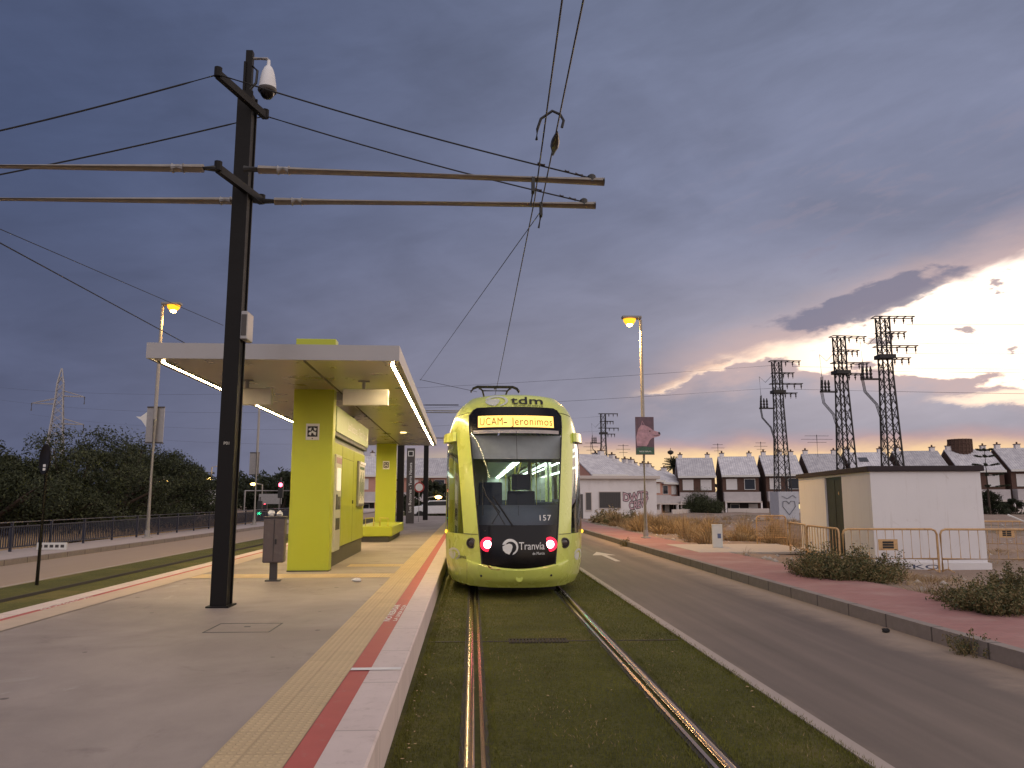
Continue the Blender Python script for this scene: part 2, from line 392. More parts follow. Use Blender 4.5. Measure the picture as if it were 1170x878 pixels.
def mat_tactile(name, c1, c2):
    m, nt, b = new_mat(name); v = oc(nt)
    sx = nd(nt, 'ShaderNodeSeparateXYZ'); nt.links.new(v, sx.inputs[0]); x, y = sx.outputs[0], sx.outputs[1]
    fx = math_n(nt, 'SUBTRACT', math_n(nt, 'FRACT', math_n(nt, 'MULTIPLY', x, 20)), .5)
    fy = math_n(nt, 'SUBTRACT', math_n(nt, 'FRACT', math_n(nt, 'MULTIPLY', y, 20)), .5)
    d = math_n(nt, 'SQRT', math_n(nt, 'ADD', math_n(nt, 'MULTIPLY', fx, fx), math_n(nt, 'MULTIPLY', fy, fy)))
    dome = sstep(nt, d, .36, .2)
    jx = math_n(nt, 'ABSOLUTE', math_n(nt, 'SUBTRACT', math_n(nt, 'FRACT', math_n(nt, 'MULTIPLY', x, 2.5)), .5))
    jy = math_n(nt, 'ABSOLUTE', math_n(nt, 'SUBTRACT', math_n(nt, 'FRACT', math_n(nt, 'MULTIPLY', y, 2.5)), .5))
    j = sstep(nt, math_n(nt, 'MAXIMUM', jx, jy), .480, .492)
    c = mixc(nt, noise(nt, v, 1.1, 6, .65), c1, c2)
    tile = nd(nt, 'ShaderNodeTexWhiteNoise'); fl = nd(nt, 'ShaderNodeVectorMath', operation='FLOOR'); sc = nd(nt, 'ShaderNodeVectorMath', operation='SCALE')
    sc.inputs[3].default_value = 2.5; nt.links.new(v, sc.inputs[0]); nt.links.new(sc.outputs[0], fl.inputs[0]); nt.links.new(fl.outputs[0], tile.inputs[0])
    c = mixc(nt, 1.0, c, math_n(nt, 'MULTIPLY_ADD', tile.outputs[0], .09, .95), 'MULTIPLY')
    c = mixc(nt, math_n(nt, 'MULTIPLY', j, .16), c, (.16, .10, .06)); c = mixc(nt, math_n(nt, 'MULTIPLY', math_n(nt, 'SUBTRACT', 1.0, dome), .22), c, (.24, .16, .09))
    c = mixc(nt, math_n(nt, 'MULTIPLY', sstep(nt, noise(nt, v, 3.2, 7, .7), .55, .75), .35), c, (.26, .19, .13))
    nt.links.new(c, b.inputs['Base Color']); b.inputs['Roughness'].default_value = .8
    bump(nt, b, math_n(nt, 'SUBTRACT', dome, math_n(nt, 'MULTIPLY', j, .4)), 1.0, .006); return m
def mat_paint(name, col, wear=.35, under=(.33, .28, .26)):
    m, nt, b = new_mat(name); v = oc(nt)
    c = mixc(nt, noise(nt, v, 4, 5, .6), tuple(k * .85 for k in col), tuple(k * 1.12 for k in col))
    w = sstep(nt, noise(nt, v, 7, 8, .72), .56, .72)
    c = mixc(nt, math_n(nt, 'MULTIPLY', w, wear), c, under)
    nt.links.new(c, b.inputs['Base Color']); b.inputs['Roughness'].default_value = .7; return m
def mat_turf():
    m, nt, b = new_mat('track_turf'); v = oc(nt)
    c = mixc(nt, sstep(nt, noise(nt, v, 1.2, 6, .65), .3, .7), (.090, .092, .014), (.155, .148, .026))
    c = mixc(nt, sstep(nt, noise(nt, v, 30, 4, .7), .35, .7), c, (.060, .060, .012))
    c = mixc(nt, math_n(nt, 'MULTIPLY', sstep(nt, noise(nt, v, .6, 5, .6), .52, .7), .6), c, (.19, .15, .045))
    nt.links.new(c, b.inputs['Base Color']); b.inputs['Roughness'].default_value = .95
    bump(nt, b, noise(nt, v, 90, 4, .8), .9, .02); return m

M['dirt'] = mat_dirt(); M['asphalt'] = mat_asphalt(); M['sidewalk'] = mat_sidewalk(); M['kerb'] = mat_kerb(); M['platform'] = mat_platform()
M['tactile'] = mat_tactile('tactile_yellow', (.58, .435, .25), (.68, .52, .31))
M['red_paint'] = mat_paint('red_paint', (.46, .095, .085)); M['white_line'] = mat_paint('white_line', (.75, .72, .70), .25)
M['edge_stone'] = mat_paint('edge_stone', (.64, .53, .50), .3, (.45, .37, .34)); M['turf'] = mat_turf()
M['pink_strip'] = mat_paint('pink_strip', (.52, .41, .32), .3, (.40, .31, .24)); M['drive'] = mat_paint('drive_concrete', (.50, .44, .38), .4, (.36, .29, .24))
M['line_faded'] = mat_paint('line_faded', (.55, .50, .46), .6, (.2, .17, .15)); M['pale_walk'] = mat_paint('pale_walk', (.46, .40, .38), .3, (.36, .3, .28))
M['flush_kerb'] = mat_paint('flush_kerb', (.40, .33, .29), .5, (.25, .2, .17))

# far ground, one sheet to the horizon
sheet('ground', [(-900, -200), (900, -200), (900, 1500), (-900, 1500)], -.35, M['dirt'])
# rough open plot on the right with mounds
def dirt_h(x, y):
    h = .02 + .05 * math.sin(x * .9 + y * .31) * math.sin(y * .47 - x * .2) + .03 * math.sin(2.3 * x) * math.sin(1.9 * y + 1)
    h += .35 * math.exp(-((x - 25) / 9) ** 2 - ((y - 62) / 6) ** 2) + .35 * math.exp(-((x - 17) / 5) ** 2 - ((y - 46) / 5) ** 2)
    e = min(1, max(0, (x - 7.4) / 2.5)); return h * e + .14 * (1 - e) - .015
b = MB(); xs = [7.02 + (85 - 7.02) * (i / 70) ** 1.5 for i in range(71)]; ys = [-12 + 102 * (i / 90) for i in range(91)]
b.grid([[(x, y, dirt_h(x, y)) for x in xs] for y in ys]); b.build('dirt_plot', M['dirt'], kind='structure', smooth=60)
# turf beds, roads, pavements
Y0, Y1 = -12, 130
def strip(name, x0, x1, z, m, y0=Y0, y1=Y1, zb=None, shear=0.0, **k):
    b = MB(); n = 24
    row = lambda x, z: [(x + shear * (y0 + (y1 - y0) * i / n), y0 + (y1 - y0) * i / n, z) for i in range(n + 1)]
    rows = [row(x0, z), row(x1, z)]
    if zb is not None: rows = [row(x0, zb)] + rows + [row(x1, zb)]
    b.grid(rows); return b.build(name, m, kind='structure', **k)
SH = -.006
strip('track_bed', -.7, 2.44, -.012, M['turf'], y1=120)
strip('track_bed', -8.62, -5.3, -.012, M['turf'], y1=120)
strip('kerb', 2.44, 2.56, .0, M['flush_kerb'], zb=-.2)
strip('road', 2.56, 5.26, -.01, M['asphalt'])
strip('kerb', 5.26, 5.40, .155, M['kerb'], zb=-.2)
strip('sidewalk', 5.40, 7.03, .15, M['sidewalk'], zb=-.2)
strip('kerb', -8.74, -8.62, .0, M['flush_kerb'], zb=-.2)
strip('road', -11.4, -8.74, -.01, M['asphalt'])
strip('kerb', -11.55, -11.4, .125, M['kerb'], zb=-.2)
strip('sidewalk', -13.6, -11.55, .12, M['pale_walk'], zb=-.3)
b = MB(); b.box(6.2, 9.8, 21.5, 25.2, .09, .163); b.build('driveway', M['drive'], kind='structure', bevel=.02)
# arrow painted on the far lane
b = MB(); ay = 20.6
b.quad((3.72, ay, -.006), (3.86, ay, -.006), (3.86, ay + 2.2, -.006), (3.72, ay + 2.2, -.006)); b.quad((3.45, ay + 2.2, -.006), (4.13, ay + 2.2, -.006), (3.79, ay + 3.6, -.006))
b.build('road_arrow', M['line_faded'], kind='structure')
# low verge beyond the left pavement
b = MB(); xs = [-13.6 - 45 * (i / 20) ** 1.4 for i in range(21)]; ys = [0 + 110 * i / 40 for i in range(41)]
b.grid([[(x, y, .10 + .08 * math.sin(x * .8) * math.sin(y * .5)) for x in xs] for y in ys]); b.build('verge', M['dirt'], kind='structure', smooth=60)

# platform
PE = -.50
b = MB(); n = 60; yy0, yy1 = -10, 62
def prow(x, z): return [(x + SH * y, y, z) for y in [yy0 + (yy1 - yy0) * i / n for i in range(n + 1)]]
b.grid([prow(-5.47, -.3), prow(-5.47, .272), prow(PE - .004, .272), prow(PE - .004, -.3)]); b.v += []
b.build('platform', M['platform'], kind='structure')
def pstrip(name, x0, x1, z, m, **k):
    b = MB(); b.grid([prow(x0, z), prow(x1, z)]); return b.build(name, m, kind='structure', **k)
def mat_edge():
    m, nt, b = new_mat('edge_blocks'); v = oc(nt); sx = nd(nt, 'ShaderNodeSeparateXYZ'); nt.links.new(v, sx.inputs[0])
    fr = math_n(nt, 'ABSOLUTE', math_n(nt, 'SUBTRACT', math_n(nt, 'FRACT', math_n(nt, 'MULTIPLY', sx.outputs[1], 1 / 1.2)), .5))
    c = mixc(nt, noise(nt, v, 2.2, 7, .65), (.54, .44, .41), (.72, .61, .57))
    c = mixc(nt, math_n(nt, 'MULTIPLY', sstep(nt, fr, .488, .496), .5), c, (.22, .17, .15))
    mp = nd(nt, 'ShaderNodeMapping'); mp.inputs['Scale'].default_value = (5, 5, .4); nt.links.new(v, mp.inputs[0])
    c = mixc(nt, math_n(nt, 'MULTIPLY', sstep(nt, noise(nt, mp.outputs[0], 2, 6, .7), .5, .75), .4), c, (.33, .25, .22))
    nt.links.new(c, b.inputs['Base Color']); b.inputs['Roughness'].default_value = .8; bump(nt, b, noise(nt, v, 120, 3), .2, .004); return m
M['edge_blocks'] = mat_edge()
b = MB()
for o, s in ((PE, 1), (-5.47, -1)):
    b.grid([prow(o - .26 * s, .27), prow(o - .26 * s, .28), prow(o - .012 * s, .28), prow(o, .268), prow(o, -.3)])
b.build('platform_edge', M['edge_blocks'], kind='structure')
pstrip('platform_marking', PE - .415, PE - .262, .277, M['red_paint'])
pstrip('tactile_paving', PE - .82, PE - .417, .280, M['tactile'])
pstrip('platform_marking', -5.47 + .262, -5.47 + .35, .277, M['red_paint'])
pstrip('tactile_paving', -5.47 + .352, -5.47 + .74, .280, M['pink_strip'])
# guidance strips crossing the platform
def psheet(name, poly, z, m): 
    b = MB(); b.quad(*[(x + SH * y, y, z) for x, y in poly]); return b.build(name, m, kind='structure')
psheet('tactile_paving', [(-4.72, 13.75), (PE - .822, 13.75), (PE - .822, 14.45), (-4.72, 14.45)], .279, M['tactile'])
psheet('tactile_paving', [(-2.4, 15.9), (PE - .822, 15.9), (PE - .822, 16.5), (-2.4, 16.5)], .279, M['tactile'])
# white bar across the edge and the stencilled lettering on the red line
psheet('platform_marking', [(PE - .41, 6.40), (PE - .02, 6.40), (PE - .02, 6.49), (PE - .41, 6.49)], .2845, M['white_line'])
def red_text(y, x):
    b = MB(); text_mb(b, 'NO REBASAR', .125, lambda u, v: (x - .055 - v * .75 + SH * y, y + u, .2825), .022, width=1.35)
    text_mb(b, 'LA LINEA ROJA', .06, lambda u, v: (x + .022 - v + SH * y, y + u, .2825), .016, width=1.3)
    b.build('platform_lettering', M['white_line'], kind='structure', flip=False)
red_text(9.55, PE - .295); 
b = MB(); text_mb(b, 'NO REBASAR', .13, lambda u, v: (-5.47 + .26 + v + SH * 10, 10.6 - u, .2825), .004, width=1.3); b.build('platform_lettering', M['white_line'], kind='structure', flip=False)
# inspection cover let into the platform
b = MB(); x0, x1, y0, y1 = -2.72, -2.05, 8.28, 8.86
b.box(x0, x1, y0, y0 + .014, .262, .2745); b.box(x0, x1, y1 - .014, y1, .262, .2745); b.box(x0, x0 + .014, y0 + .014, y1 - .014, .262, .2745); b.box(x1 - .014, x1, y0 + .014, y1 - .014, .262, .2745)
b.box(-2.40, -2.34, 8.62, 8.66, .262, .2745)
b.build('inspection_cover', M['black'], label='square inspection cover outlined in the grey platform concrete', cat='manhole cover')

# rails
def rail(x, side, label, m='steel_rail'):
    r = empty('tram_rail', (x, 0, 0), 0, label, 'rail', 'grooved rails of the tram track')
    y0, y1 = -12, 120; s = side
    def pr(pts): 
        b = MB(); b.prism(pts, lambda u, v, d: (u * s, y0 + d, v), y1 - y0); return b
    pr([(-.002, -.1), (-.002, .002), (.004, .008), (.012, .011), (.022, .0125), (.032, .013), (.042, .0125), (.052, .011), (.06, .008), (.066, .002), (.066, -.1)]).build('rail_head', M[m], r, smooth=32)
    pr([(.066, -.1), (.066, -.03), (.106, -.03), (.106, -.1)]).build('rail_groove', M['rail_side'], r)
    pr([(.106, -.1), (.106, .004), (.134, .004), (.134, -.1)]).build('rail_keeper', M[m], r)
    pr([(-.035, -.1), (-.035, -.004), (-.002, -.004), (-.002, -.1)]).build('rail_jacket', M['rail_side'], r)
    pr([(.134, -.1), (.134, -.004), (.165, -.004), (.165, -.1)]).build('rail_jacket', M['rail_side'], r)
rail(-.045, 1, 'steel grooved rail beside the platform edge, running under the tram')
rail(1.60, -1, 'steel grooved rail nearer the road, shining in the lamp light')
rail(-7.58, 1, 'rail of the far track, nearer the blue railing', 'rail_side'); rail(-5.94, -1, 'rail of the far track, close to the platform rim', 'rail_side')
# drain
d = empty('track_drain', (.76, 9.25, 0), 0, 'dark drain slot with a small grate crossing the turf track', 'drain')
b = MB(); b.box(-1.25, 1.62, -.022, .022, -.08, -.006); b.build('drain_slot', M['rail_side'], d)
b = MB()
for k in range(2):
    x = -.34 + k * .345; b.box(x, x + .33, -.12, -.10, -.06, .002); b.box(x, x + .33, .10, .12, -.06, .002)
    for j in range(9): b.box(x + j * .0385, x + j * .0385 + .02, -.10, .10, -.06, 0)
b.build('drain_grate', M['rail_side'], d)

# short turf blades near the camera (nobody could count them)
rs = np.random.RandomState(3)
def blades(name, N, xr, yr, h, w, m, z=-.012, dens=None, label=None, tilt=.5, heightfn=None, avoid=None):
    x = rs.uniform(*xr, N); y = yr[0] + (yr[1] - yr[0]) * rs.uniform(0, 1, N) ** 1.7
    if avoid is not None: k = avoid(x, y); x = x[k]; y = y[k]
    N = len(x); a = rs.uniform(0, 2 * np.pi, N); hh = h * rs.uniform(.5, 1.3, N); t = rs.uniform(0, tilt, N); a2 = rs.uniform(0, 2 * np.pi, N)
    zz = np.full(N, z) if heightfn is None else heightfn(x, y)
    wx = np.cos(a) * w / 2; wy = np.sin(a) * w / 2
    V = np.empty((N, 3, 3)); V[:, 0] = np.stack([x - wx, y - wy, zz], 1); V[:, 1] = np.stack([x + wx, y + wy, zz], 1)
    V[:, 2] = np.stack([x + hh * t * np.cos(a2), y + hh * t * np.sin(a2), zz + hh], 1)
    return raw_mesh(name, V.reshape(-1, 3), np.arange(N * 3).reshape(-1, 3), m, kind='stuff', label=label)
def off_rails(x, y): return ~(((x > -.125) & (x < .15)) | ((x > 1.41) & (x < 1.68)) | (np.abs(y - 9.25) < .03))
M['blade'] = mat('blade', (.135, .135, .020), .9, var=.45, sc=2.0, big=.8)
blades('turf_grass', 150000, (-.5, 2.44), (3.6, 20), .020, .0055, M['blade'], label='short olive turf growing between the rails', avoid=off_rails)
for nm_, n_, xr_ in (('turf_grass', 5000, (-.50, -.42)), ('turf_grass', 3500, (-.14, -.06)), ('turf_grass', 3500, (.10, .18)), ('turf_grass', 3500, (1.38, 1.45)), ('turf_grass', 3500, (1.62, 1.70)), ('turf_grass', 5000, (2.37, 2.47))):
    blades(nm_, n_, xr_, (3.6, 24), .032, .006, M['blade'], label='ragged longer turf along an edge of the track bed', tilt=1.1)
blades('turf_grass', 5000, (-.5, 2.44), (3.6, 16), .022, .005, M['straw'], label='dead straw-coloured blades in the track turf', tilt=1.6, avoid=lambda x, y: off_rails(x, y) & (np.sin(x * 5.1 + 1.3 * np.sin(y * 2.3)) * np.sin(y * 1.7 + x) > .25))
# pale crumbs of litter strewn on the turf
N = 130; x = rs.uniform(-.48, 2.4, N); x[:70] = -.48 + np.abs(rs.normal(0, .12, 70)); y = rs.uniform(4.4, 13, N); a = rs.uniform(0, 6.28, N); s = rs.uniform(.006, .018, N)
V = np.empty((N, 4, 3))
for k in range(4):
    V[:, k] = np.stack([x + s * np.cos(a + k * 1.57) * (1 if k % 2 else .4), y + s * np.sin(a + k * 1.57), np.full(N, .006) + rs.uniform(0, .006, N)], 1)
raw_mesh('litter_crumbs', V.reshape(-1, 3), np.arange(N * 4).reshape(-1, 4), M['straw'], kind='stuff', label='pale dead leaf crumbs scattered over the turf')
# ------------------------------------------------------------------ the tram
def lerp_tab(t, z):
    if z <= t[0][0]: return t[0][1]
    for (a, b), (c, d) in zip(t, t[1:]):
        if z <= c: return b + (d - b) * (z - a) / (c - a)
    return t[-1][1]
T_W = [(.18, 1.08), (.3, 1.14), (.5, 1.18), (1.0, 1.2), (2.4, 1.185), (2.65, 1.16), (2.85, 1.12), (3.0, 1.075), (3.12, 1.02), (3.22, .95), (3.30, .85), (3.36, .79), (3.40, .60), (3.42, .02)]
T_Y = [(.18, .22), (.3, .08), (.45, .01), (.6, 0), (.85, .015), (1.15, .07), (1.6, .25), (2.1, .48), (2.6, .72), (2.9, .87), (3.05, .945), (3.15, .99), (3.22, 1.03), (3.30, 1.09), (3.36, 1.18), (3.40, 1.36), (3.42, 1.85)]
T_M = [(.36, .55), (1.1, .625), (2.0, .71), (2.8, .785), (3.0, .79), (3.06, .765), (3.11, .71), (3.14, .66), (3.3, .5), (3.42, .015)]
T_Q = [(.4, .84), (1.0, .86), (2.0, .95), (2.6, 1.0), (3.0, .95), (3.22, .75), (3.36, .5), (3.42, .018)]
TY1 = 2.05
def tS(x, z, off=0.0):
    w = lerp_tab(T_W, z); y0 = lerp_tab(T_Y, z); D = TY1 - y0
    q = min(1, abs(x) / w)
    return Vector((x, TY1 - D * math.sqrt(max(0, 1 - q ** 2.5)) - off, z))
def smooth_rows(a, b, n): return [a + (b - a) * i / n for i in range(n + 1)]
rows = smooth_rows(.18, .36, 3) + smooth_rows(.36, 1.0, 6)[1:] + [1.15] + smooth_rows(1.15, 2.6, 14)[1:] + [2.7, 2.8, 2.9, 3.0, 3.06, 3.11, 3.14, 3.18, 3.22, 3.26, 3.30, 3.33, 3.36, 3.38, 3.40, 3.412, 3.42]
NC = 14; NP = 3; NS = 9
L = 31.0
stations = []; pill = []
y = TY1
pat = [(.35, 1)] + [(1.5, 0), (.14, 1)] * 3 + [(.5, 1), (.5, 2), (.4, 1)] 
while y < L - 1.5:
    for d, p in pat:
        if y + d > L - .3: break
        stations.append((y, y + d, p)); y += d
    else: continue
    break
stations.append((y, L, 1))
def tram_row(z):
    w = lerp_tab(T_W, z); m = min(lerp_tab(T_M, z), .9 * w); q = min(lerp_tab(T_Q, z), .96 * w)
    half = []
    for i in range(NP + 1): half.append(m + (q - m) * i / NP)
    a0 = math.asin((q / w) ** 1.25)
    for i in range(1, NS + 1):
        a = a0 + (math.pi / 2 - a0) * i / NS; half.append(w * math.sin(a) ** .8)
    ctr = [-m + 2 * m * i / NC for i in range(NC + 1)]
    front = [-h for h in reversed(half[1:])] + ctr + half[1:]
    pts = [tS(x, z) for x in front]
    ys = [s[1] for s in stations]
    return [Vector((-w, yy, z)) for yy in reversed(ys)] + pts + [Vector((w, yy, z)) for yy in ys]
G = [tram_row(z) for z in rows]
ns = len(stations); ncol = len(G[0]) - 1
def col_kind(j):
    if j < ns: return 'side', stations[ns - 1 - j][2]
    j -= ns
    if j < NS: return 'cab', 0
    j -= NS
    if j < NP: return 'pillar', 0
    j -= NP
    if j < NC: return 'centre', 0
    j -= NC
    if j < NP: return 'pillar', 0
    j -= NP
    if j < NS: return 'cab', 0
    j -= NS
    return 'side', stations[j][2]
cells = {'body': [], 'windscreen': [], 'mask': [], 'surround': [], 'side_window': [], 'cab_window': [], 'bellows': []}
for i in range(len(rows) - 1):
    zc = (rows[i] + rows[i + 1]) / 2
    for j in range(ncol):
        k, p = col_kind(j); c = 'body'
        if k == 'centre':
            if 1.15 < zc < 2.7: c = 'windscreen'
            elif .36 < zc < 1.15: c = 'mask'
            elif 2.7 < zc < 3.14: c = 'surround'
        elif k == 'cab' and 1.0 < zc < 2.6: c = 'cab_window'
        elif k == 'side':
            if p == 2: c = 'bellows'
            elif 1.0 < zc < 2.6 and p == 0: c = 'side_window'
        cells[c].append((i, j))
tram = empty('tram', (.75, 12.78, 0), 0, 'lime green tram with lit amber destination board and red tail lights', 'tram')
def cell_mesh(lst):
    idx = {}; b = MB()
    for i, j in lst:
        f = []
        for a, c in ((i, j), (i, j + 1), (i + 1, j + 1), (i + 1, j)):
            if (a, c) not in idx: idx[(a, c)] = len(b.v); b.v.append(tuple(G[a][c]))
            f.append(idx[(a, c)])
        b.f.append(tuple(f))
    return b
bd = cell_mesh(cells['body'])
n0 = len(bd.v); lastL = [G[i][0] for i in range(len(rows))]; lastR = [G[i][-1] for i in range(len(rows))]
bd.add(lastL + lastR[::-1], [tuple(range(2 * len(rows)))])
body = bd.build('body', M['tram_paint'], tram, smooth=35)
cell_mesh(cells['mask']).build('black_mask', M['black_gloss'], tram, smooth=50)
cell_mesh(cells['surround']).build('display_surround', M['black_gloss'], tram, smooth=50)
cell_mesh(cells['windscreen']).build('windscreen', M['windshield'], tram, smooth=60)
for sgn in (-1, 1):
    half = [c for c in cells['cab_window'] if (c[1] < ncol / 2) == (sgn < 0)]
    cell_mesh(half).build('cab_window', M['tram_glass'], tram, smooth=60)
grp = {}
for i, j in cells['side_window']: grp.setdefault(j, []).append((i, j))
for j, l in grp.items(): cell_mesh(l).build('side_window', M['tram_glass'], tram)
grp = {}
for i, j in cells['bellows']: grp.setdefault(j, []).append((i, j))
for j, l in grp.items(): cell_mesh(l).build('bellows', M['black'], tram, smooth=40)
# window surround frames: black seal strips on the front mask edge
b = MB()
for s in (-1, 1):
    zz = smooth_rows(.36, 3.11, 26)
    pts = [tS(s * lerp_tab(T_M, z), z, .004) for z in zz]
    b.tube(pts, .012, 6)
b.build('seal', M['black'], tram, smooth=60)
# seams of the nose panels
def seam(pts, r):
    b = MB(); b.tube(pts, r, 5); b.build('panel_seam', M['rail_side'], tram)
for s in (-1, 1):
    seam([tS(s * x, 1.0, .002) for x in [.64 + .02 * i for i in range(12)]], .005)
    seam([tS(s * (lerp_tab(T_M, 3.06) + .0 + .028 * i), 3.06 - .03 * (i / 9) ** 2, .002) for i in range(9)], .006)
seam([tS(-.80, z, .003) for z in smooth_rows(.2, .55, 6)], .005); seam([tS(.80, z, .003) for z in smooth_rows(.2, .55, 6)], .004)
# bumper lip
b = MB(); r0 = []; 
def ztop(x): return .455 + .115 * (abs(x) / .8) ** 1.7
xs = [-.8 + 1.6 * i / 32 for i in range(33)]
rws = []
for k in range(8):
    t = k / 7; rws.append([tS(x, .17 + (ztop(x) - .17) * t, .045 * min(1, math.sin(min(1, t * 1.6) * 1.57)) * (1 - .25 * (abs(x) / .8) ** 6)) for x in xs])
rws.append([tS(x, ztop(x) + .012, .03) for x in xs]); rws.append([tS(x, ztop(x) + .03, -.02) for x in xs])
b.grid(rws)
for e in (0, -1): b.add([r[e] for r in rws] + [tS(xs[e], .17 + (ztop(xs[e]) - .14) * (1 - k / 9), -.03) for k in range(10)], [tuple(range(20))])
bump_o = b.build('bumper', M['tram_paint'], tram, smooth=40)
for x, z in ((-.58, .36), (.50, .37)):
    b = MB(); p = tS(x, z, .047); b.lathe([(.018, -.01), (.018, .006), (.006, .012)], p, 10, (0, -1, 0)); b.build('bolt', M['black'], bump_o, smooth=40)
b = MB(); p = tS(0, .33, .05); b.lathe([(.052, -.01), (.052, .004), (.036, .008), (.036, .0), (.001, .0)], p, 24, (0, -1, 0)); b.build('tow_cover', M['tram_paint'], bump_o, smooth=40)
b = MB()
V = [( -.49, .545), (-.40, .50), (-.30, .487), (-.27, .48), (-.33, .472), (-.42, .478), (-.47, .51)]
b.add([tS(x, z - .012, .046) for x, z in V], [tuple(range(7))]); b.build('scrape', mat('rust_scrape', (.25, .06, .03), .8), bump_o)
# lamps
for s in (-1, 1):
    p = tS(s * .735, .86, .012)
    b = MB(); b.lathe([(.085, -.03), (.085, .014), (.07, .020), (.066, .006)], p, 24, (s * .5, -1, 0)); h = b.build('headlight', M['dark_grey'], tram, smooth=40)
    b = MB(); b.lathe([(.064, -.002), (.060, .012), (.03, .02)], p, 20, (s * .5, -1, 0)); b.build('lens', mat('dark_lens', (.05, .04, .04), .12, coat=.5), h, smooth=60)
    p = tS(s * .485, .85, .0)
    b = MB(); b.lathe([(.115, -.03), (.113, .008), (.09, .012)], p, 24, (s * .1, -1, 0)); h = b.build('tail_light', M['red_lens'], tram, smooth=40)
    b = MB(); b.lathe([(.062, .0), (.06, .018), (.03, .024)], p, 20, (s * .1, -1, 0)); b.build('bulb', M['red_core'], h, smooth=60)
    p = tS(s * 1.165, 1.0, .015)
    b = MB(); b.lathe([(.034, -.05), (.034, .005), (.02, .02)], p, 12, (s * .75, -.66, 0)); b.build('indicator', M['amber'], tram, smooth=60)
    p = tS(s * .52, 1.06, .004); b = MB(); b.lathe([(.012, -.01), (.012, .006)], p, 8, (0, -1, 0)); b.build('screw', M['dark_grey'], tram)
    # door camera pod above the cab window
    b = MB(); rws = []
    for t, o, dz in ((0, .0, 0), (.0, .085, 0.02), (1, .10, 0), (1, .0, .02)):
        z = 2.56 + .16 * t
        rr = []
        for i in range(11):
            a = i / 10; x = s * (1.0 + .165 * math.sin(a * math.pi / 2)); q = tS(min(abs(x), lerp_tab(T_W, z) * .999) * s, z)
            nrm = Vector((s * (.35 + .65 * a), -(1 - .75 * a), 0)).normalized()
            rr.append(q + nrm * o * (1 if 0 < i else .4))
        rws.append(rr)
    b.grid(rws); 
    for e in (0, -1): b.add([r[e] for r in rws], [(0, 1, 2, 3)])
    b.build('camera_pod', M['tram_paint'], tram, smooth=40)
# destination board
def on_front(cx, cz, off): return lambda u, v: tS(cx + u, cz + v, off)
b = MB(); nb = 20
b.grid([[tS(-.64 + 1.28 * i / nb, z, .006) for i in range(nb + 1)] for z in (2.775, 2.98)]); db = b.build('destination_board', M['led_board'], tram, flip=True)
b = MB(); text_mb(b, 'UCAM', .20, on_front(-.42, 2.808, .024), .0, 1.1, width=.38); text_mb(b, '-', .20, on_front(-.185, 2.808, .024), .004, 1.1, width=.06); text_mb(b, 'Jeronimos', .20, on_front(.265, 2.808, .024), .0, 1.1, width=.70); b.build('destination_text', M['led_dark'], db, flip=False)
b = MB(); b.grid([[tS(-.725 + 1.45 * i / nb, z, .004) for i in range(nb + 1)] for z in (2.665, 2.725)]); b.build('header_strip', mat('header_strip', (.42, .38, .36), .4), tram)
# operator marks
def leaf_icon(b, fn, r):
    out = ring_poly(r, -75, 165, 22); inn = [(x * .72 + .05 * r, y * .72 - .06 * r) for x, y in reversed(ring_poly(r, -60, 150, 22))]
    n = len(out)
    for i in range(n - 1): b.add([fn(*out[i]), fn(*out[i + 1]), fn(*inn[n - 2 - i]), fn(*inn[n - 1 - i])], [(0, 1, 2, 3)])
    leaf = [(-.95, .05), (-.6, .28), (-.1, .42), (.22, .30), (.30, 0), (.18, -.45), (-.10, -.92), (-.55, -.75), (-.88, -.40)]
    b.add([fn(x * r, y * r) for x, y in leaf], [tuple(range(len(leaf)))])
b = MB(); text_mb(b, 'tdm', .20, on_front(.19, 3.195, .022), .012, 1.02, width=.56); text_mb(b, 'tranvía de murcia', .055, on_front(.22, 3.15, .02), .0012, width=.5); b.build('logo_lettering', M['letter_black'], tram, flip=False)
b = MB(); fn = on_front(-.33, 3.255, .018)
icon = lambda u, v: fn(u * 1.9, v)
leaf_icon(b, icon, .105); b.build('logo_emblem', M['silver_logo'], tram, flip=False)
b = MB(); text_mb(b, 'Tranvía', .165, on_front(.195, .775, .008), .004, width=.40); text_mb(b, 'de Murcia', .062, on_front(.30, .695, .008), .001, width=.19)
leaf_icon(b, on_front(-.14, .815, .008), .125); b.build('logo_lettering', M['letter_white'], tram, flip=False)
b = MB(); text_mb(b, '157', .125, on_front(.42, 1.22, .008), .004, 1.1, width=.185); b.build('fleet_number', M['letter_white'], tram, flip=False)
b = MB(); leaf_icon(b, on_front(-1.02, .66, .008), .10); b.build('logo_emblem', M['silver_logo'], tram, flip=False)
b = MB(); text_mb(b, 'Tranvía', .10, on_front(-.90, .60, .008), .004, width=.17); b.build('logo_lettering', M['letter_black'], tram, flip=False)
b = MB(); leaf_icon(b, on_front(1.02, .64, .008), .10); b.build('logo_emblem', M['silver_logo'], tram, flip=False)
# wiper
b = MB(); b.tube([tS(-.42, 1.17, .02), tS(-.30, 1.36, .03), tS(-.52, 1.62, .025)], .012, 6); b.tube([tS(-.22, 1.16, .03), tS(-.36, 1.40, .03), tS(-.50, 1.60, .03), tS(-.55, 1.75, .02)], .009, 6); b.bar(tS(-.1, 1.14, .02), tS(-.40, 1.60, .03), .02)
b.build('wiper', M['black'], tram)
b = MB(); b.tube([tS(-.005, z, .005) for z in smooth_rows(1.3, 2.7, 8)], .004, 5); b.tube([tS(-.56, z, .01) for z in smooth_rows(1.3, 1.9, 6)], .008, 5); b.build('screen_wire', M['black'], tram)
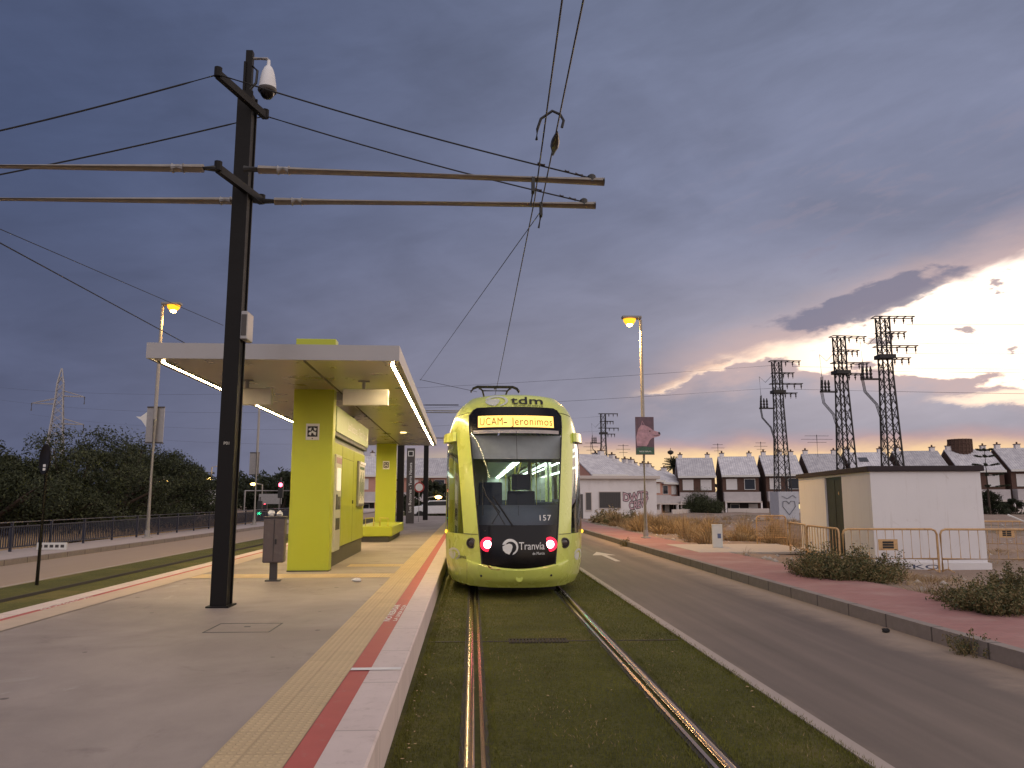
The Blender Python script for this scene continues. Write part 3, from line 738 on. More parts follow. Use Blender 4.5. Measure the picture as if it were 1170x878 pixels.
# interior
b = MB(); b.box(-.62, .62, .72, 2.098, .42, .46); b.box(-1.08, 1.08, 2.1, L - .4, .42, .46); b.build('floor', M['interior_dark'], tram)
b = MB(); b.box(-1.02, 1.02, 2.6, L - .4, 2.66, 2.70); b.build('ceiling', M['interior_wall'], tram)
for s in (-1, 1):
    b = MB(); b.box(s * .55 - .09, s * .55 + .09, 2.9, L - 1, 2.635, 2.655); b.build('ceiling_light', M['tram_light'], tram)
b = MB(); b.box(-1.1, 1.1, L - .9, L - .85, .46, 2.66); b.build('end_wall', M['interior_wall'], tram)
b = MB()
for i in range(17):
    x0 = -1.02 + 2.04 * i / 16; pass
b.grid([[(x, .42 + .5 * (x / 1.0) ** 2 + a, z) for x in [-.86 + 1.72 * i / 16 for i in range(17)]] for a, z in ((.05, .5), (-.05, 1.05), (.05, 1.34), (.32, 1.46), (.62, 1.44), (.70, .5))]); b.build('dashboard', M['interior_dark'], tram, smooth=50)
b = MB(); b.box(-.12, .36, 1.55, 1.72, 1.0, 1.70); b.box(-.14, .38, 1.15, 1.65, .86, 1.0); b.box(-.04, .28, 1.58, 1.70, 1.72, 2.0); b.box(.08, .16, 1.62, 1.66, 1.6, 1.66); b.bar((.12, 1.45, .46), (.12, 1.45, .9), .12)
b.build('driver_seat', M['seat_blue'], tram, bevel=.03)
b = MB(); b.box(-.62, -.22, 1.3, 1.42, 1.3, 1.85); b.bar((-.42, 1.36, .9), (-.42, 1.36, 1.2), .06); b.build('control_screen', M['seat_blue'], tram, bevel=.02)
b = MB(); b.box(-.98, -.45, 2.52, 2.56, .46, 2.6); b.box(-.45, .35, 2.52, 2.56, .46, 1.0); b.box(.9, .98, 2.52, 2.56, .46, 2.6); b.box(-.45, .9, 2.52, 2.56, 2.25, 2.6); b.box(.3, .36, 2.52, 2.56, 1.0, 2.25); b.build('partition', M['interior_wall'], tram)
b = MB(); b.box(-.77, .77, .98, 1.0, 2.24, 2.64); b.build('sun_blind', mat('sun_blind', (.78, .75, .77), .7), tram)
for i in range(10):
    for s in (-1, 1):
        b = MB(); y = 4 + i * 2.4
        b.box(s * .72 - .24, s * .72 + .24, y, y + .45, .75, .88); b.box(s * .72 - .24, s * .72 + .24, y + .40, y + .5, .88, 1.5); b.box(s * .72 - .05, s * .72 + .05, y + .1, y + .35, .46, .75)
        b.build('passenger_seat', M['seat_blue'], tram, bevel=.03)
for i in range(7):
    b = MB(); b.tube([(-.42 if i % 2 else .42, 3.2 + i * 3.2, .46), (-.42 if i % 2 else .42, 3.2 + i * 3.2, 2.66)], .018, 8); b.build('grab_pole', M['pole_yellow'], tram)
b = MB(); b.tube([(-.05, 3.1, 1.2), (.28, 3.6, 2.5)], .02, 8); b.tube([(.5, 3.0, .5), (.5, 3.0, 2.6)], .018, 8); b.build('grab_pole', M['pole_yellow'], tram)
# underframe and wheels
b = MB(); b.box(-.98, .98, 1.75, L - .4, .10, .40); b.box(-.62, .62, .6, 1.748, .10, .38); b.build('underframe', M['tram_under'], tram)
for yb in (2.6, 4.3, 14.5, 16.2, 26, 27.7):
    for s in (-1, 1):
        b = MB(); b.lathe([(.29, -.06), (.30, .06)], (s * .77, yb, .312), 20, (1, 0, 0)); b.build('wheel', M['rail_side'], tram, smooth=40)
# roof equipment and pantograph
for y0, y1, w in ((5, 8.2, .8), (17, 20.5, .75)):
    b = MB(); b.box(-w, w, y0, y1, 3.40, 3.68); b.build('roof_box', M['tram_paint'], tram, bevel=.06)
pg = MB(); py = 14.6
pg.bar((-.5, py + 1.6, 3.45), (.5, py + 1.6, 3.45), .08); pg.bar((-.5, py + 2.6, 3.45), (.5, py + 2.6, 3.45), .08); pg.bar((-.45, py + 1.6, 3.45), (-.45, py + 2.6, 3.45), .08); pg.bar((.45, py + 1.6, 3.45), (.45, py + 2.6, 3.45), .08)
pan = pg.build('pantograph', M['black'], tram)
b = MB()
b.tube([(0, py + 1.6, 3.5), (0, py + 3.0, 4.5)], .05, 8); b.build('lower_arm', M['black'], pan)
b = MB()
for s in (-1, 1): b.tube([(s * .12, py + 3.0, 4.5), (s * .42, py + .1, 5.26), (s * .52, py, 5.34)], .03, 6)
b.tube([(-.42, py + .1, 5.26), (.42, py + .1, 5.26)], .025, 6); b.build('upper_arm', M['black'], pan)
b = MB()
for dy in (-.14, .14):
    b.tube([(-.82, py + dy, 5.20), (-.74, py + dy, 5.32), (-.6, py + dy, 5.38), (.6, py + dy, 5.38), (.74, py + dy, 5.32), (.82, py + dy, 5.20)], .028, 8)
for s in (-.52, 0, .52): b.bar((s, py - .14, 5.34), (s, py + .14, 5.34), .06)
b.build('collector_head', M['black'], pan, smooth=40)
tram.scale = (1.05, 1, 1.028)
# ------------------------------------------------------------------ station shelter
PZ = .272
sh = empty('station_shelter', (-3.06, 15.2, PZ), R(.95), 'lime shelter with two thick pillars under a long flat lit canopy', 'shelter')
ang = R(.95)
def sw(x, y, z): # shelter local -> world
    return Vector((-3.06 + x * math.cos(ang) - y * math.sin(ang), 15.2 + x * math.sin(ang) + y * math.cos(ang), PZ + z))
CY0, CY1, CZ = -3.55, 15.5, 3.40; CX0, CX1 = -1.86, 1.87
# canopy: fascia ring + roof sheet + recessed soffit
b = MB(); t = .05
b.box(CX0, CX1, CY0, CY0 + t, CZ, CZ + .235); b.box(CX0, CX1, CY1 - t, CY1, CZ, CZ + .235); b.box(CX0, CX0 + t, CY0 + t, CY1 - t, CZ, CZ + .235); b.box(CX1 - t, CX1, CY0 + t, CY1 - t, CZ, CZ + .235)
roof = b.build('roof', M['fascia'], sh)
b = MB()
for k in range(8):
    y0 = CY0 + t + (CY1 - CY0 - 2 * t) * k / 8 + .004; y1 = CY0 + t + (CY1 - CY0 - 2 * t) * (k + 1) / 8 - .004
    b.box(CX0 + t, .395, y0, y1, CZ + .012, CZ + .04); b.box(.455, CX1 - t, y0, y1, CZ + .012, CZ + .04)
b.build('soffit', M['soffit'], roof)
b = MB(); b.box(.397, .453, CY0 + t, CY1 - t, CZ + .03, CZ + .05); b.build('soffit_gutter', M['plinth'], roof)
b = MB(); b.box(CX0 + t, CX1 - t, CY0 + t, CY1 - t, CZ + .15, CZ + .2); b.build('roof_deck', M['galv'], roof)
for x in (CX0 + .13, CX1 - .13):
    b = MB(); b.box(x - .024, x + .024, CY0 + .35, CY1 - .6, CZ - .006, CZ + .010); fr = b.build('light_strip', M['strip'], sh)
    b = MB(); b.box(x - .05, x - .027, CY0 + .33, CY1 - .58, CZ - .012, CZ + .011); b.box(x + .027, x + .05, CY0 + .33, CY1 - .58, CZ - .012, CZ + .011); b.build('light_trim', M['galv'], fr)
for y in (9.5,):
    b = MB(); b.lathe([(.10, -.014), (.10, .012)], (1.0, y, CZ + .002), 16); b.build('downlight', M['downlight'], sh)
# pillars pass through the roof
def pillar(y, d, cap):
    b = MB(); b.box(-.38, .38, y - d / 2, y + d / 2, -.01, CZ + cap); p = b.build('pillar', M['lime_paint'], sh, bevel=.012)
    # stop emblem: white-framed dark plate with figures
    yf = y - d / 2
    b = MB(); b.box(-.125, .125, yf - .012, yf - .002, 2.44, 2.75); e = b.build('emblem_plate', M['letter_white'], p)
    b = MB(); b.box(-.095, .095, yf - .016, yf - .013, 2.50, 2.70); e2 = b.build('emblem_field', M['plate_dark'], e)
    b = MB()
    for poly in ([(-.075, .06), (-.02, .08), (-.03, .02), (-.075, .03)], [(.02, .08), (.075, .06), (.06, .02), (.03, .03)], [(-.06, -.01), (-.01, .01), (-.03, -.07), (-.075, -.05)], [(.01, .01), (.07, -.01), (.06, -.07), (.02, -.05)], [(-.02, .0), (.0, .03), (.02, .0), (0, -.03)]):
        b.add([(u, yf - .018, 2.595 + v) for u, v in poly], [tuple(range(len(poly)))])
    b.build('emblem_figure', M['letter_white'], e, flip=False)
    b = MB()
    b.lathe([(.012, 0), (.012, .004)], (0, yf - .013, 2.468), 8, (0, -1, 0)); b.build('emblem_screw', M['plate_dark'], e)
    return p
p1 = pillar(-.09, .30, 1.0); p2 = pillar(14.85, .32, .24)
b = MB(); b.box(-.385, .385, -.245, .065, -.005, .02); b.build('pillar_skirt', M['dark_grey'], p1)
# hanging panels under the soffit
for i, x in enumerate((-.92, 1.12)):
    h = empty('hanging_panel', sw(x, -1.35, CZ), ang, ['blank panel hung under the canopy close behind the black mast', 'blank panel hung under the canopy on the tram side of the pillar'][i], 'hanging sign', 'blank panels under the canopy')
    b = MB(); b.box(-.40, .40, -.07, .07, -.43, -.14); b.build('panel_case', M['silver_panel'], h, bevel=.012)
    b = MB(); b.bar((-.04, 0, -.14), (-.04, 0, .012), .05); b.box(-.14, .06, -.05, .05, -.008, .012); b.build('bracket', M['galv'], h)
    b = MB(); b.box(-.36, .36, .072, .078, -.40, -.17); b.build('display', M['win_glass'], h)
M['sign_face'] = mat('sign_face', (.36, .46, .17), .35, var=.05)
# technical kiosk between the pillars with ticket machine and map
ki = empty('ticket_kiosk', sw(0, 0, 0), ang, 'lime wall kiosk with ticket machine and stop name sign under the canopy', 'kiosk')
y0, y1, xf = .22, 5.5, .30
b = MB(); b.box(-.22, xf - .03, y0, y1, -.01, .34); b.build('plinth', M['plinth'], ki)
b = MB(); b.box(-.25, xf, y0, y1, .342, 2.46); kb = b.build('cabinet', M['lime_paint'], ki, bevel=.015)
b = MB()
for y in (1.6, 3.4): b.box(xf - .004, xf + .002, y - .004, y + .004, .36, 2.44)
b.box(xf - .004, xf + .002, 1.61, 3.39, 2.20, 2.206); b.build('door_seam', M['plinth'], kb)
b = MB(); b.box(xf + .002, xf + .03, 3.28, 3.32, 1.22, 1.30); b.build('handle', M['plate_dark'], kb, bevel=.005)
tm = MB(); tm.box(xf - .05, xf + .05, .50, 1.25, .3, 2.22); tmo = tm.build('ticket_machine', M['silver_panel'], ki, bevel=.02)
for nm, a0, a1, z0, z1, mm in (('screen', .62, 1.12, 1.50, 1.95, M['screen_lit']), ('card_slot', .58, .80, 1.12, 1.42, M['plate_dark']), ('keypad', .86, 1.15, 1.12, 1.38, M['win_grey']), ('ticket_tray', .62, 1.12, .72, .95, M['plate_dark']), ('header', .55, 1.2, 2.04, 2.16, M['banner_pink'])):
    b = MB(); b.box(xf + .048, xf + .056, a0, a1, z0, z1); b.build(nm, mm, tmo, bevel=.003)
b = MB(); b.box(xf + .002, xf + .05, 4.0, 5.2, 1.15, 2.25); mo = b.build('map_case', M['galv'], ki, bevel=.012)
b = MB(); b.box(xf + .051, xf + .054, 4.08, 5.12, 1.22, 2.18); mp = b.build('map_sheet', M['paper'], mo)
b = MB()
for k in range(9): b.box(xf + .0555, xf + .0565, 4.15 + .1 * k, 4.21 + .1 * k, 1.3 + .05 * (k * 7 % 5), 1.75 + .08 * (k * 5 % 4)); 
b.box(xf + .0555, xf + .0565, 4.15, 5.05, 2.05, 2.12)
b.build('map_print', M['banner_green'], mp)
b = MB(); b.box(xf + .075, xf + .08, 4.08, 5.12, 2.185, 2.235); b.build('map_lamp', M['screen_lit'], mo)
# stop name sign box
b = MB(); b.box(.08, .36, .10, 5.4, 2.56, 3.14); sb = b.build('sign_backing', M['plate_dark'], ki, bevel=.01)
b = MB(); b.box(.362, .39, .12, 5.38, 2.64, 3.14); sf = b.build('sign_face', M['sign_face'], ki, bevel=.006)
b = MB(); text_mb(b, 'Los Rectores - Terra Natura', .27, lambda u, v: (.393, 3.35 + u, 2.80 + v), .004, width=3.3); b.build('sign_lettering', M['letter_white'], sf, flip=False)
b = MB(); b.box(-.2, .28, .25, 5.4, 2.462, 2.555); b.build('top_rail', M['galv'], ki)
b = MB(); text_mb(b, 'Información', .07, lambda u, v: (.283, 4.2 + u, 2.49 + v), .002, width=.7); b.build('rail_lettering', M['letter_black'], ki, flip=False)
for y in (1.0, 4.8):
    b = MB(); b.box(-.05, .10, y - .05, y + .05, 2.56, CZ + .011); b.build('post', M['galv'], ki)
# notice ghost on pillar: faint worn rectangle
# bench round the far pillar
be = empty('platform_bench', sw(.05, 9.6, 0), ang, 'low lime bench block with metal armrest before the farther pillar', 'bench')
b = MB(); b.box(-.32, .55, .12, 4.6, -.005, .17); b.build('base', M['plinth'], be)
b = MB(); b.box(-.42, .66, 0, 4.95, .172, .48); b.build('seat', M['lime_paint'], be, bevel=.03)
for x in (-.2, .5):
    b = MB(); b.tube([(x, .3, .47), (x, .3, .72), (x - .25 if x > 0 else x + .25, .3, .74), (x - .25 if x > 0 else x + .25, .3, .47)], .022, 8); b.build('armrest', M['pole_yellow'], be, smooth=60)
# litter bin
lb = empty('litter_bin', P(312, 664, Z=PZ), R(6), 'brown slab litter bin on a single foot beside the lime pillar', 'litter bin')
b = MB(); b.box(-.17, .17, -.13, .13, .30, 1.02); bb = b.build('bin_body', M['bin_brown'], lb, bevel=.02)
b = MB(); b.box(-.005, .005, -.134, -.131, .33, 1.0); b.build('door_seam', M['plate_dark'], bb)
b = MB(); b.box(-.18, .18, -.14, .14, 1.022, 1.05); b.build('rim', M['dark_grey'], lb, bevel=.006)
b = MB(); b.box(-.06, .06, -.04, .04, .02, .30); b.box(-.12, .12, -.09, .09, 0, .02); b.build('foot', M['dark_grey'], lb)
b = MB(); b.box(.02, .05, -.145, -.139, .60, .68); b.build('lock', M['plate_dark'], lb)
for i, (dx, dy, s) in enumerate(((-.08, .02, .06), (.07, -.03, .05))):
    b = MB(); bm = bmesh.new(); bmesh.ops.create_icosphere(bm, subdivisions=2, radius=s)
    for v in bm.verts: v.co *= 1 + rnd.uniform(-.25, .25)
    b.add([v.co for v in bm.verts], [tuple(w.index for w in f.verts) for f in bm.faces]); bm.free()
    q = P(312, 664, Z=PZ); b.build('crumpled_paper', M['paper'], None, label=['crumpled white paper lying on top of the brown bin, left end', 'crumpled white paper lying on top of the brown bin, right end'][i], cat='litter', group='papers on the bin', loc=(q.x + dx, q.y + dy, PZ + 1.05 + s * .8))
b = MB(); bm = bmesh.new(); bmesh.ops.create_icosphere(bm, subdivisions=2, radius=.05)
for v in bm.verts: v.co = Vector((v.co.x * 1.6 * (1 + rnd.uniform(-.3, .3)), v.co.y * 1.1, (v.co.z + .05) * .55 * (1 + rnd.uniform(-.3, .3))))
b.add([v.co for v in bm.verts], [tuple(w.index for w in f.verts) for f in bm.faces]); bm.free()
b.build('crumpled_paper', M['paper'], label='crumpled white paper lying on the platform concrete', cat='litter', loc=(-1.88, 13.1, PZ + .002))

# ------------------------------------------------------------------ catenary mast beside the camera
MX, MY = -3.15, 10.25
ma = empty('catenary_mast', (MX, MY, PZ), 0, 'tall black steel mast carrying long cross arms over the track', 'mast')
b = MB(); hw, hd = .10, .13
prof = [(-hw, -hd), (hw, -hd), (hw, -hd + .03), (hw - .022, -hd + .03), (hw - .022, hd - .03), (hw, hd - .03), (hw, hd), (-hw, hd), (-hw, hd - .03), (-hw + .022, hd - .03), (-hw + .022, -hd + .03), (-hw, -hd + .03)]
b.prism(prof, lambda u, v, d: (u, v, d), 6.86); b.build('column', M['mast_paint'], ma)
b = MB(); b.box(-.14, .14, -.17, .17, 0, .02); b.build('base_plate', M['mast_paint'], ma)
b = MB(); text_mb(b, 'P01', .055, lambda u, v: (.0 + u, -hd - .003, 2.02 + v), .001); b.build('mast_number', M['silver_panel'], ma, flip=False)
L0 = Vector((MX, MY, PZ))
def ml(p): return Vector(p) - L0
nA, fA = Vector((-3.22, 9.43, 5.70)), Vector((-2.98, 10.55, 5.72)); nU, fU = Vector((-3.25, 9.32, 6.90)), Vector((-2.95, 10.42, 6.92))
for a, c in ((nA, fA), (nU, fU)):
    b = MB(); b.bar(ml(a), ml(c), .07, .10); b.lathe([(.05, -.03), (.05, .09)], ml(a), 8, (0, 0, 1)); b.lathe([(.05, -.03), (.05, .09)], ml(c), 8, (0, 0, 1)); b.build('cross_bracket', M['mast_paint'], ma)
def arm(p, q):
    p, q = Vector(p), Vector(q); d = (q - p).normalized(); o = p + d * .18
    b = MB(); b.tube([ml(o), ml(q)], .052, 12); a = b.build('cantilever_tube', M['beam_metal'], ma, smooth=40)
    b = MB(); b.tube([ml(p), ml(p + d * .42)], .045, 10); b.build('insulator', M['plate_dark'], a)
    b = MB(); b.tube([ml(p + d * .42), ml(p + d * .56)], .062, 12); b.build('sleeve', M['galv'], a)
    b = MB(); b.tube([ml(q - d * .02), ml(q + d * .004)], .056, 12); b.build('end_cap', M['plate_dark'], a)
nR, fR = P(690, 208, Y=9.43), P(680, 235, Y=10.55)
arm(nA + Vector((.32, 0, 0)), nR); arm(fA, fR)
nL, fL = P(-260, 188, Y=9.43), P(-260, 226, Y=10.55)
arm(nA, nL); arm(fA, fL)
def stay(p, q, r=.011):
    p, q = Vector(p), Vector(q)
    pts = [p.lerp(q, i / 10) - Vector((0, 0, .05 * math.sin(math.pi * i / 10))) for i in range(11)]
    b = MB(); b.tube([ml(x) for x in pts], r, 6); s = b.build('stay_wire', M['wire'], ma)
    d = (p - q).normalized()
    for o, ln, rr in ((.12, .1, .022), (.30, .06, .02), (.62, .1, .02)):
        b = MB(); b.tube([ml(q + d * o), ml(q + d * (o + ln))], rr, 8); b.build('stay_insulator', M['insulator'], s)
    b = MB(); b.lathe([(.055, -.06), (.055, .03), (.03, .05)], ml(q), 8, (0, 0, 1)); b.build('stay_clamp', M['plate_dark'], s)
stay(nU, P(676, 204, Y=9.43) , .010); stay(fU, P(667, 231, Y=10.55), .010)
stay(nU, P(-150, 182, Y=9.43)); stay(fU, P(-140, 226, Y=10.55))
# box on the mast
jb = empty('speaker_box', (MX + hw + .005, MY - .02, 3.66), 0, 'small grey box fixed to the black mast above the canopy edge', 'box')
b = MB(); b.box(.0, .09, -.14, .14, 0, .38); b.build('case', M['galv'], jb, bevel=.015)
b = MB(); b.box(.012, .08, -.148, -.142, .05, .33); b.build('grille', M['dark_grey'], jb)
# security camera on the mast top
cam_t = empty('security_camera', (MX + .0, MY, 7.10), 0, 'white dome security camera hanging from an arm on the mast top', 'security camera')
b = MB(); b.bar((.0, 0, 0), (.0, 0, .68), .09); b.bar((-.045, -.05, .02), (-.045, -.05, .5), .03); b.build('post', M['mast_paint'], cam_t)
b = MB(); b.tube([(.04, 0, .58), (.24, 0, .58), (.26, 0, .55)], .022, 8); b.build('arm', M['galv'], cam_t)
b = MB(); b.lathe([(.022, .50), (.026, .42), (.06, .38), (.088, .30), (.105, .20), (.118, .10), (.118, .06), (.1, .05)], (.26, 0, .06), 20); b.build('housing', M['cam_white'], cam_t, smooth=50)
b = MB(); b.lathe([(.125, .075), (.13, .04), (.115, .02)], (.26, 0, .06), 20); b.build('ring', M['dark_grey'], cam_t, smooth=50)
b = MB(); b.lathe([(.1, .03), (.09, -.02), (.06, -.06), (.01, -.08)], (.26, 0, .06), 20); b.build('dome', M['black_gloss'], cam_t, smooth=60)
b = MB(); b.tube([(.05, -.03, .45), (.12, -.03, .38), (.11, -.03, .2), (.03, -.03, .1)], .018, 8); b.build('cable', M['plate_dark'], cam_t, smooth=60)

# ------------------------------------------------------------------ overhead wires
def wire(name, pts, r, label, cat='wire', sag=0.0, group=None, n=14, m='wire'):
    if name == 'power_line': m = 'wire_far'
    b = MB(); full = []
    for p, q in zip(pts, pts[1:]):
        p, q = Vector(p), Vector(q)
        full += [p.lerp(q, i / n) - Vector((0, 0, 4 * sag * (i / n) * (1 - i / n))) for i in range(n + (q == Vector(pts[-1])))]
    b.tube(full, r, 5); return b.build(name, M[m], label=label, cat=cat, group=group)
wire('contact_wire', [(.62, -6, 5.62), (.69, 5.75, 5.60), (.80, 10.0, 5.60), (.82, 27.4, 5.56), (.75, 90, 5.6)], .009, 'contact wire running straight over the track to the pantograph')
wire('contact_wire', [(.80, -6, 5.66), (.87, 5.75, 5.64), (.92, 10.45, 5.66)], .009, 'second contact wire ending in an insulator at the rear cross arm')
a = P(617, 243, Y=10.5); c = P(480, 435, Y=36)
wire('anchor_wire', [a, c], .007, 'thin anchor wire slanting from the rear cross arm towards the next mast')
q1 = P(589, 345, Y=16)
b = MB(); j0 = P(617, 152, Z=5.62); j1 = P(644, 150, Z=5.66)
jp = [P(x, y, Y=j0.y) for x, y in ((613, 160), (614, 148), (618, 136), (631, 127), (640, 131), (644, 138), (642, 146))]
b.tube(jp, .016, 8); b.build('jumper_cable', M['wire'], label='bent jumper cable bridging the two contact wires', cat='cable', smooth=60)
ins = P(634, 165, Z=5.64)
b = MB(); b.lathe([(.012, -.30), (.03, -.2), (.05, -.08), (.05, .05), (.03, .15), (.012, .28)], ins, 10, (.02, 1, 0)); b.bar(ins + Vector((0, -.1, .0)), ins + Vector((0, .2, .06)), .05); b.build('section_insulator', M['plate_dark'], label='dark section insulator in the right contact wire', cat='insulator', smooth=50)
for (px, py, Y, lab) in ((609, 210, 9.43, 'clamp holding the contact wire under the near cross arm'), (618, 238, 10.55, 'clamp holding the wire end under the rear cross arm')):
    q = P(px, py, Y=Y); b = MB(); b.box(q.x - .02, q.x + .02, q.y - .055, q.y + .055, q.z - .12, q.z + .07); b.tube([(q.x, q.y, q.z - .1), (q.x - .03, q.y + .05, q.z - .28)], .016, 6); b.build('wire_clamp', M['plate_dark'], label=lab, cat='clamp')
wire('contact_wire', [(-6.6, -2, 5.3), (-6.77, 11.05, 5.22), (-6.77, 40, 5.2)], .010, 'contact wire of the far track passing behind the black mast')
wire('span_wire', [P(-80, 230, Y=13), P(0, 262, Y=14), P(255, 372, Y=24)], .008, 'faint span wire above the left street lamp')
wire('span_wire', [P(484, 463, Y=44), P(524, 463, Y=44)], .03, 'short cross arm wire level with the canopy end')
wire('span_wire', [P(480, 434, Y=40), P(545, 448, Y=44)], .012, 'thin slanting wire beside the pantograph')
# far masts and totem on the platform
def far_mast(p, h, label, w=.15):
    m_ = empty('catenary_mast', p, 0, label, 'mast', 'far catenary masts')
    b = MB(); b.box(-w, w, -w, w, 0, h); b.build('column', M['mast_paint'], m_)
    b = MB(); b.tube([(-4, 0, h - 1.1), (4.6, 0, h - 1.1)], .045, 8); b.tube([(-4, .8, h - 1.1), (4.6, .8, h - 1.1)], .045, 8); b.bar((0, -.3, h - 1.1), (0, 1.1, h - 1.1), .07); b.build('cantilever_tube', M['galv'], m_)
    return m_
far_mast(Vector((-3.42, 37.2, PZ)), 6.6, 'black mast between the far pillar and the name totem')
far_mast(Vector((-3.0, 50, PZ)), 6.3, 'slim black mast beyond the name totem')
to = empty('name_totem', Vector((-3.45, 43.5, PZ)), 0, 'dark upright totem with the stop name written vertically', 'totem sign')
b = MB(); b.box(-.22, .22, -.12, .12, 0, 4.1); b.build('totem_body', M['dark_grey'], to, bevel=.02)
b = MB(); text_mb(b, 'Los Rectores - Terra Natura', .22, lambda u, v: (-v + .07, -.125, 1.95 + u), .006, width=2.7); b.build('totem_lettering', M['letter_white'], to, flip=False)
b = MB(); b.box(-.15, .15, -.13, -.123, 3.65, 3.95); e = b.build('emblem_plate', M['letter_white'], to)
b = MB(); b.box(-.11, .11, -.136, -.132, 3.69, 3.91); b.build('emblem_field', M['plate_dark'], e)
# ------------------------------------------------------------------ vegetation helpers
def leaves_mesh(name, C, rad, n, size, m, parent, aspect=.5, flat=.75, droop=0.0, seed=1):
    r = np.random.RandomState(seed); C = np.asarray(C, float); k = r.randint(0, len(C), n)
    rr = np.asarray(rad)[k] if np.ndim(rad) else rad
    d = r.normal(0, 1, (n, 3)); d /= np.linalg.norm(d, axis=1)[:, None]; q = r.uniform(0, 1, n) ** .45
    p = C[k] + d * (q * rr)[:, None] * np.array([1, 1, flat]); p[:, 2] -= droop * q * rr * r.uniform(0, 1, n)
    u = r.normal(0, 1, (n, 3)); u /= np.linalg.norm(u, axis=1)[:, None]
    w = np.cross(u, r.normal(0, 1, (n, 3))); w /= np.linalg.norm(w, axis=1)[:, None]
    s = size * r.uniform(.55, 1.35, n)[:, None]
    V = np.stack([p - u * s, p + w * s * aspect, p + u * s, p - w * s * aspect], 1)
    ms = m if isinstance(m, list) else [m]
    return raw_mesh(name, V.reshape(-1, 3), np.arange(n * 4).reshape(-1, 4), ms, parent, mi=r.randint(0, len(ms), n) if len(ms) > 1 else None)

def limbs(parent, root, tips, r0, name='trunk', seed=0, m='bark'):
    rr = random.Random(seed); b = MB(); root = Vector(root)
    for t in tips:
        t = Vector(t); mid = root.lerp(t, .5) + Vector((rr.uniform(-.2, .2), rr.uniform(-.2, .2), .15)) * (t - root).length * .5
        pts = [(root * (1 - s) ** 2 + mid * 2 * s * (1 - s) + t * s * s) for s in [i / 6 for i in range(7)]]
        b.tube(pts, [max(.012, r0 * (1 - .85 * i / 6)) for i in range(7)], 6)
    return b.build(name, M[m], parent, smooth=60)

def tree(loc, w, h, label, nleaf=6000, seed=1, leaf=.11, mats=None, name='tree', trunk_h=.3, flat=.6, ncl=46, droop=.4, group=None, cat='tree', dens_r=.26):
    rr = random.Random(seed); t = empty(name, loc, 0, label, cat, group); C = []; rad = []
    for i in range(ncl):
        a = rr.uniform(0, 6.283); q = math.sqrt(rr.uniform(0, 1)); zz = rr.uniform(0, 1)
        env = math.sqrt(max(.05, 1 - (2 * zz - .75) ** 2 / 1.6))
        C.append((math.cos(a) * q * w / 2 * env, math.sin(a) * q * w / 2 * env, h * (trunk_h + (1 - trunk_h) * zz * (1 - .35 * q) ) * rr.uniform(.9, 1.0)))
        rad.append(w * dens_r * rr.uniform(.35, .9) * .6)
    limbs(t, (0, 0, -.3), [C[i] for i in range(0, ncl, 2)], max(.06, h * .03), seed=seed)
    leaves_mesh('crown', C, rad, nleaf, leaf, mats or [M['leaf_dark'], M['leaf_mid']], t, .35, flat, droop, seed)
    return t

def bush(loc, w, d, h, label, n=5000, seed=1, leaf=.03, mats=None, name='bush', rz=0, stems=60, cat='bush', group=None):
    rr = random.Random(seed); t = empty(name, loc, rz, label, cat, group); C = []; rad = []; b = MB()
    sub = [(rr.uniform(-.36, .36) * w, rr.uniform(-.38, .38) * d, rr.uniform(.55, 1.1)) for _ in range(7)]
    for i in range(stems):
        a = rr.uniform(0, 6.283); q = math.sqrt(rr.uniform(0, 1)); x = math.cos(a) * q * w / 2; y = math.sin(a) * q * d / 2
        hh = h * (1 - .55 * q * q) * rr.uniform(.6, 1.12)
        if name in ('bush', 'shrub'):
            sx, sy, sh_ = sub[i % 7]; x = sx + math.cos(a) * q * w * .22; y = sy + math.sin(a) * q * d * .22; hh = h * sh_ * (1 - .5 * q) * rr.uniform(.45, 1.25)
        p0 = Vector((x * .75, y * .75, -.05)); p1 = Vector((x + rr.uniform(-.1, .1), y + rr.uniform(-.1, .1), hh)); pm = p0.lerp(p1, .5) + Vector((rr.uniform(-.05, .05), rr.uniform(-.05, .05), 0))
        b.tube([p0, pm, p1], [.008, .006, .003], 4)
        for s in (.25, .5, .75, .95):
            C.append(tuple(p0.lerp(p1, s))); rad.append(rr.uniform(.06, .13) * (h / .5))
    b.build('stems', M['leaf_dry'], t)
    leaves_mesh('foliage', C, rad, n, leaf, mats or [M['leaf_bush'], M['leaf_dry'], M['leaf_bush'], M['leaf_dry'], M['leaf_mid']], t, .45, 1.0, 0, seed)
    return t

